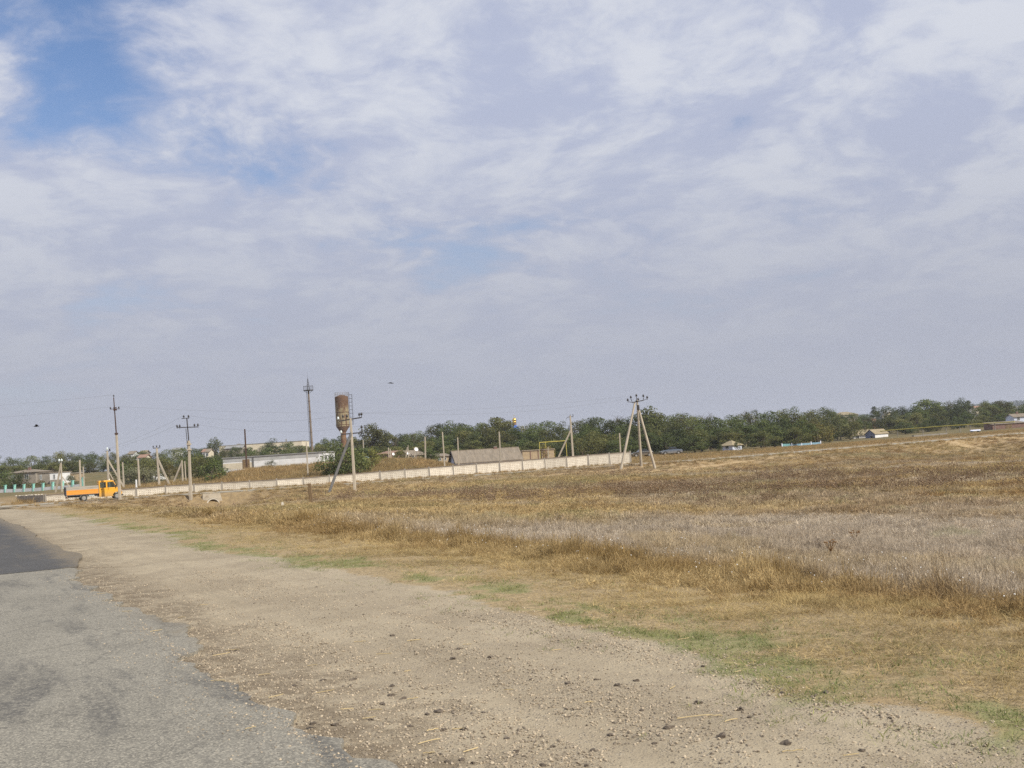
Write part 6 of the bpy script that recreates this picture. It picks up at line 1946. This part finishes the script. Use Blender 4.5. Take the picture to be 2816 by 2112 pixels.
# shrubs
for sx, ty, D, kind, w_, lab in [
        (948, 1226, 150, 'shrub', 1.1, 'big dark green bush at the foot of the water tower'), (917, 1250, 149.5, 'shrub', 1.0, 'dark bush left of the big one at the foot of the water tower'), (984, 1252, 151, 'shrub', 1.0, 'dark green bush touching the braced pole'),
        (1016, 1236, 160, 'yellow', 1.1, 'yellow-green rounded bush beside the water tower bush'), (580, 1264, 152, 'shrub', 1.2, 'dark green bush at the end of the white barn'), (545, 1270, 164, 'shrub', 1.0, 'green bush beside the crossarm pole'), (612, 1283, 160, 'grey', 0.8, 'thin brownish bush at the barn corner'),
        (505, 1268, 190, 'shrub', 1.0, 'round green bush behind the short twin post'), (545, 1256, 200, 'yellow', 1.1, 'bright green bush above the dark bush by the barn'), (745, 1266, 172, 'grey', 1.1, 'open reedy bush in front of the barn wall'),
        (355, 1288, 165, 'grey', 1.1, 'grey-green bush right of the tall steel-topped pole'), (395, 1285, 164, 'grey', 1.2, 'grey-green bush around the concrete post behind the fence'), (428, 1290, 168, 'grey', 1.0, 'dusty bush below the small dark crossarm'),
        (465, 1278, 185, 'yellow', 1.0, 'yellow-green tree beside the white round-windowed gable'), (345, 1274, 185, 'shrub', 1.2, 'green bush on the slope behind the slim post'), (400, 1268, 200, 'shrub', 1.3, 'broad green bush high behind the fence'),
        (62, 1303, 212, 'shrub', 1.0, 'green bush in front of the wide grey-brown house'), (40, 1318, 212, 'shrub', 1.1, 'low bush beside the turquoise pillars'), (10, 1300, 215, 'shrub', 1.2, 'dark bush at the end of the grey-brown house'),
        (110, 1322, 212, 'yellow', 1.1, 'low yellowish bush below the small flat house'), (200, 1306, 205, 'grey', 1.0, 'dusty bush beside the ruin'),
        (1100, 1240, 190, 'shrub', 1.1, 'green bush between the brown shed and the leaning post'), (1185, 1232, 192, 'shrub', 1.2, 'green bush right of the thick pale pole'), (1978, 1222, 206, 'shrub', 0.75, 'bush hiding one end of the white-walled house'), (2027, 1215, 207, 'shrub', 0.75, 'bush against the far end of the white-walled house'),
        (1500, 1227, 192, 'yellow', 0.8, 'small yellow-green bush above the stone sheds'), (1560, 1225, 196, 'shrub', 1.0, 'green bush at the foot of the cross-topped pole'),
        (2200, 1175, 222, 'shrub', 1.1, 'rounded green tree behind the pale blue boards'), (2245, 1168, 226, 'yellow', 1.15, 'bright rounded tree at the end of the pale blue boards'), (2335, 1160, 285, 'yellow', 1.1, 'large round yellow-green tree left of the tan-roofed cottage'), (2310, 1168, 287, 'shrub', 1.1, 'dark round tree left of the yellow-green one by the cottage'),
        (2505, 1172, 300, 'shrub', 1.2, 'low green bush under the near end of the yellow pipeline'), (2560, 1170, 300, 'shrub', 1.2, 'low green bush under the middle of the yellow pipeline'), (2620, 1160, 300, 'shrub', 1.2, 'dark bush above the pale slabs'), (2690, 1155, 300, 'shrub', 1.2, 'green bush behind the upturned boat'),
        (1640, 1206, 205, 'yellow', 1.1, 'light green bush behind the end of the fence'), (1600, 1212, 202, 'shrub', 1.1, 'green bush beside the cross-topped pole'), (1690, 1200, 208, 'shrub', 1.1, 'dark bush behind the thin pole')]:
    plant(kind, sx, ty, D, lab, 'bush', w_, 'bush')

# ================================================================== birds
bird_m = mat('dark_plumage', (0.03, 0.03, 0.035), None, 6.0)
for sx, sy, D, lab, rz, flap in [(100, 1172, 70, 'dark bird gliding low in the sky over the turquoise pillars', 0.4, 0.35), (1073, 1053, 80, 'dark bird flying high above the water tower', 2.6, -0.2)]:
    v = at(sx, sy, D)
    e = thing('flying_bird', lab, 'bird', v, rz)
    mb = MB().lathe([(0.004, -0.17), (0.03, -0.12), (0.045, -0.03), (0.04, 0.06), (0.022, 0.11), (0.028, 0.14), (0.02, 0.17), (0.004, 0.20)], 10)
    mb.v = [(z, y, x) for x, y, z in mb.v]
    mb.add([(-0.16, -0.02, 0), (-0.30, -0.05, 0.01), (-0.30, 0.05, 0.01), (-0.16, 0.02, 0), (-0.16, 0, 0.012)], [(0, 1, 4), (1, 2, 4), (2, 3, 4), (0, 3, 2, 1)])
    for sg in (-1, 1):
        pts = [(0.07, 0.02), (0.10, 0.20), (0.03, 0.42), (-0.04, 0.40), (-0.06, 0.20), (-0.07, 0.02)]
        tops = [(x, sg * y, 0.012 + flap * y * (1 - 0.9 * y)) for x, y in pts]; bots = [(x, y, z - 0.012) for x, y, z in tops]
        mb.add(tops + bots, [tuple(range(6)), tuple(reversed(range(6, 12)))] + [(i, (i + 1) % 6, (i + 1) % 6 + 6, i + 6) for i in range(6)])
    mb.build('body', bird_m, e)

# ================================================================== clods and straws lying on the verge
M_clod = mat('dark_earth_clod', (0.20, 0.16, 0.12), (0.12, 0.095, 0.072), 1.5, bump=0.6)
M_straw = mat('straw', (0.55, 0.43, 0.23), (0.44, 0.34, 0.18), 1.0, rnd=0.25)
clods = []
for i in range(7):
    bm = bmesh.new(); bmesh.ops.create_icosphere(bm, subdivisions=2, radius=1.0)
    r_ = random.Random(800 + i)
    off = Vector((r_.uniform(0, 50), r_.uniform(0, 50), 0))
    from mathutils import noise as mnoise
    for v in bm.verts:
        k_ = 1 + 0.75 * mnoise.noise(v.co * 1.7 + off) + 0.55 * mnoise.noise(v.co * 4.5 + off)
        v.co *= k_; v.co.z = max(v.co.z * 0.75 - 0.15, -0.3)
    me = bpy.data.meshes.new('earth_clod'); bm.to_mesh(me); bm.free(); me.materials.append(M_clod); clods.append(me)
clod_px = [(888, 1872), (971, 1870), (962, 1888), (1077, 1888), (809, 1887), (1080, 1749), (1076, 1914), (1110, 1921), (1176, 1965), (1205, 1958), (1126, 1998), (1218, 2009), (1276, 2007), (1394, 2032), (1262, 1785), (1247, 1812), (1349, 1808), (870, 1615), (1052, 1938),
           (922, 1995), (862, 2004), (1020, 1980), (1765, 1955), (1840, 2003), (1983, 2026), (1920, 1933), (2033, 1951), (2061, 1973), (2151, 1906), (2270, 1905), (2371, 2065), (2160, 2045), (1750, 1873), (1698, 1885), (1590, 1781), (1570, 1801), (1640, 1870), (1520, 1842), (1560, 1880), (1453, 1973), (1565, 1970),
           (1420, 2068), (1440, 2080), (1493, 2105), (1850, 2098), (1612, 2105), (1630, 2065), (1520, 2053), (1680, 2022), (1800, 2045), (2085, 1990), (1985, 1811), (1935, 1833), (1460, 1870), (1405, 1812), (1300, 1880), (1330, 1960), (1230, 2095), (1270, 2090), (1180, 2085), (1300, 2100), (1210, 2075), (650, 1790), (550, 1840), (760, 1720), (700, 1660), (980, 1665), (1000, 1690), (450, 1795)]
rr = random.Random(17)


def ground_hit(sx, sy):
    d = ray(sx, sy); Y_ = 2.0 / -d.z
    for _ in range(4):
        x_, y_ = d.x * Y_, Y_
        Y_ = (EYE - tz(x_, y_)) / -d.z
    x_, y_ = d.x * Y_, Y_
    z_ = tz(x_, y_)
    if q_of(x_, y_) < 0.1: z_ = max(z_, 0.018)
    return Vector((x_, y_, z_))


for i, (sx, sy) in enumerate(clod_px):
    v = ground_hit(sx, sy)
    big_ = rr.uniform(0.012, 0.026) * (1.3 if i < 34 else 0.9)
    o = bpy.data.objects.new('earth_clod', clods[i % 7]); col.objects.link(o)
    o.location = v + Vector((0, 0, big_ * 0.15)); o.scale = (big_ * rr.uniform(0.9, 1.5), big_, big_ * rr.uniform(0.8, 1.1)); o.rotation_euler = (0, 0, rr.uniform(0, 6.28))
    tag(o, 'dark dried earth clod lying loose on the gravel verge', 'clod', 'earth clods on the gravel verge')
straw_px = [(728, 1858, 30), (1056, 1801, 40), (990, 1767, 30), (1120, 1848, 20), (860, 1833, 25), (895, 1905, 45), (1135, 1925, 28), (955, 1953, 32), (1032, 1956, 36), (1015, 1978, 32), (1190, 2011, 32), (1260, 2008, 30), (1180, 2043, 62), (1295, 2067, 46), (1285, 1775, 22), (1138, 1763, 34), (1910, 1975, 90), (1850, 1895, 36),
            (1965, 1972, 40), (1530, 1790, 24), (1500, 1660, 22), (1880, 1760, 30), (2180, 2070, 50), (2340, 2080, 40), (2010, 1985, 36), (2030, 1850, 20), (640, 1790, 34), (560, 1665, 20), (500, 1700, 18), (610, 1812, 44), (600, 1886, 40), (350, 1690, 26), (280, 1640, 22), (430, 1745, 30), (1180, 2075, 30), (1400, 1900, 24), (1620, 1935, 22), (760, 1930, 40), (690, 2020, 30), (2270, 1760, 40), (2520, 1800, 60)]
st_me = []
for i in range(4):
    r_ = random.Random(900 + i); mb = MB(); pr = Vector((-0.5, 0, 0))
    for k in range(4):
        nx_ = Vector((-0.5 + (k + 1) * 0.25, r_.uniform(-0.03, 0.03), r_.uniform(0.0, 0.02)))
        mb.tube(pr, nx_, 0.016, 0.013, 6); pr = nx_
    st_me.append(mb.mesh('straw_stalk', M_straw))
for i, (sx, sy, ln) in enumerate(straw_px):
    v = ground_hit(sx, sy); L_ = ln / F * v.y * 1.1
    o = bpy.data.objects.new('straw_stalk', st_me[i % 4]); col.objects.link(o)
    o.location = v + Vector((0, 0, 0.012)); th_ = min(0.0055 / 0.016, L_)
    o.scale = (L_, 0.26, 0.24); o.rotation_euler = (0, rr.uniform(-0.03, 0.03), rr.gauss(0.15, 0.35))
    tag(o, 'single yellow straw stalk lying on the gravel verge', 'straw', 'loose straw on the gravel verge')

# a few individual umbrella-shaped weeds standing over the grey grass
for sx, sy, ty, lab in [(2350, 1503, 1482, 'dry brown umbel weed alone in the grey grass'), (2285, 1545, 1522, 'second brown umbel weed nearer the golden border'), (1855, 1372, 1352, 'lone dark dead weed near the thistle patch')]:
    D = 26 if sy > 1500 else 30
    D = 22 if sy > 1540 else D
    if sy < 1400: D = 66
    v = at(sx, sy, D); g = tz(v.x, v.y); H = max(0.45, at(sx, ty, D).z - g)
    e = thing('umbel_weed', lab, 'weed', (v.x, v.y, g))
    MB().tube((0, 0, -0.05), (0.02, 0, H * 0.6), 0.012, 0.009, 6).build('stem', M_clod, e)
    mb = MB()
    for k in range(9):
        a_ = 2 * math.pi * k / 9 + rr.uniform(-0.2, 0.2); l_ = rr.uniform(0.07, 0.13)
        e_ = Vector((0.02 + math.cos(a_) * l_, math.sin(a_) * l_, H * rr.uniform(0.88, 1.0)))
        mb.tube((0.02, 0, H * rr.uniform(0.45, 0.6)), e_, 0.007, 0.005, 5)
        mb.lathe([(0.01, 0), (0.03, 0.012), (0.027, 0.022), (0.006, 0.025)], 7, tuple(e_))
    mb.build('umbel', mat('rusty_umbel', (0.26, 0.15, 0.06), (0.18, 0.10, 0.045), 8.0), e)

# ================================================================== wood on the far ridge
x = rng.uniform(-2500, 3600, 9000); y = rng.uniform(2500, 3500, 9000)
k = (fbm(x / 500, y / 260, 171) > 0.44)
x, y = x[k], y[k]; N = len(x)
far_leaf = tint_mat('far_foliage', var=0.2)
fm = tree_mesh(71, H=10, rx=5, clumps=14, per=22, leaf=2.2, m=far_leaf)[0]
fm2 = tree_mesh(72, H=10, rx=4, clumps=14, per=22, leaf=2.2, m=far_leaf)[0]
scatter('ridge_wood', 'hazy blue-green wood along the far ridge', 'wood', np.stack([x, y, terrain(x, y)], -1), np.stack([np.zeros(N), np.zeros(N), rng.uniform(0, 6.28, N)], -1),
        np.repeat(rng.uniform(1.0, 1.7, N)[:, None], 3, 1), lerp3((0.05, 0.075, 0.03), (0.10, 0.115, 0.05), rng.random(N)), rng.integers(0, 2, N), [fm, fm2])

# ================================================================== haze
hm = bpy.data.materials.new('haze_air'); hm.use_nodes = True
ht = hm.node_tree; ht.nodes.clear()
H_ = NT(ht)
pv = H_.n('ShaderNodeVolumePrincipled')
pv.inputs['Color'].default_value = (0.86, 0.90, 1.0, 1)
pv.inputs['Density'].default_value = 0.00018
pv.inputs['Anisotropy'].default_value = 0.0
H_.n('ShaderNodeOutputMaterial', i_Volume=pv.outputs[0])
zlo = float(Z.min()) - 1.5; zhi = float(Z.max()) + 30
hz_o = MB().box(-6050, 6050, -6050, 6050, zlo, zhi).build('haze', hm)
hz_o['kind'] = 'stuff'
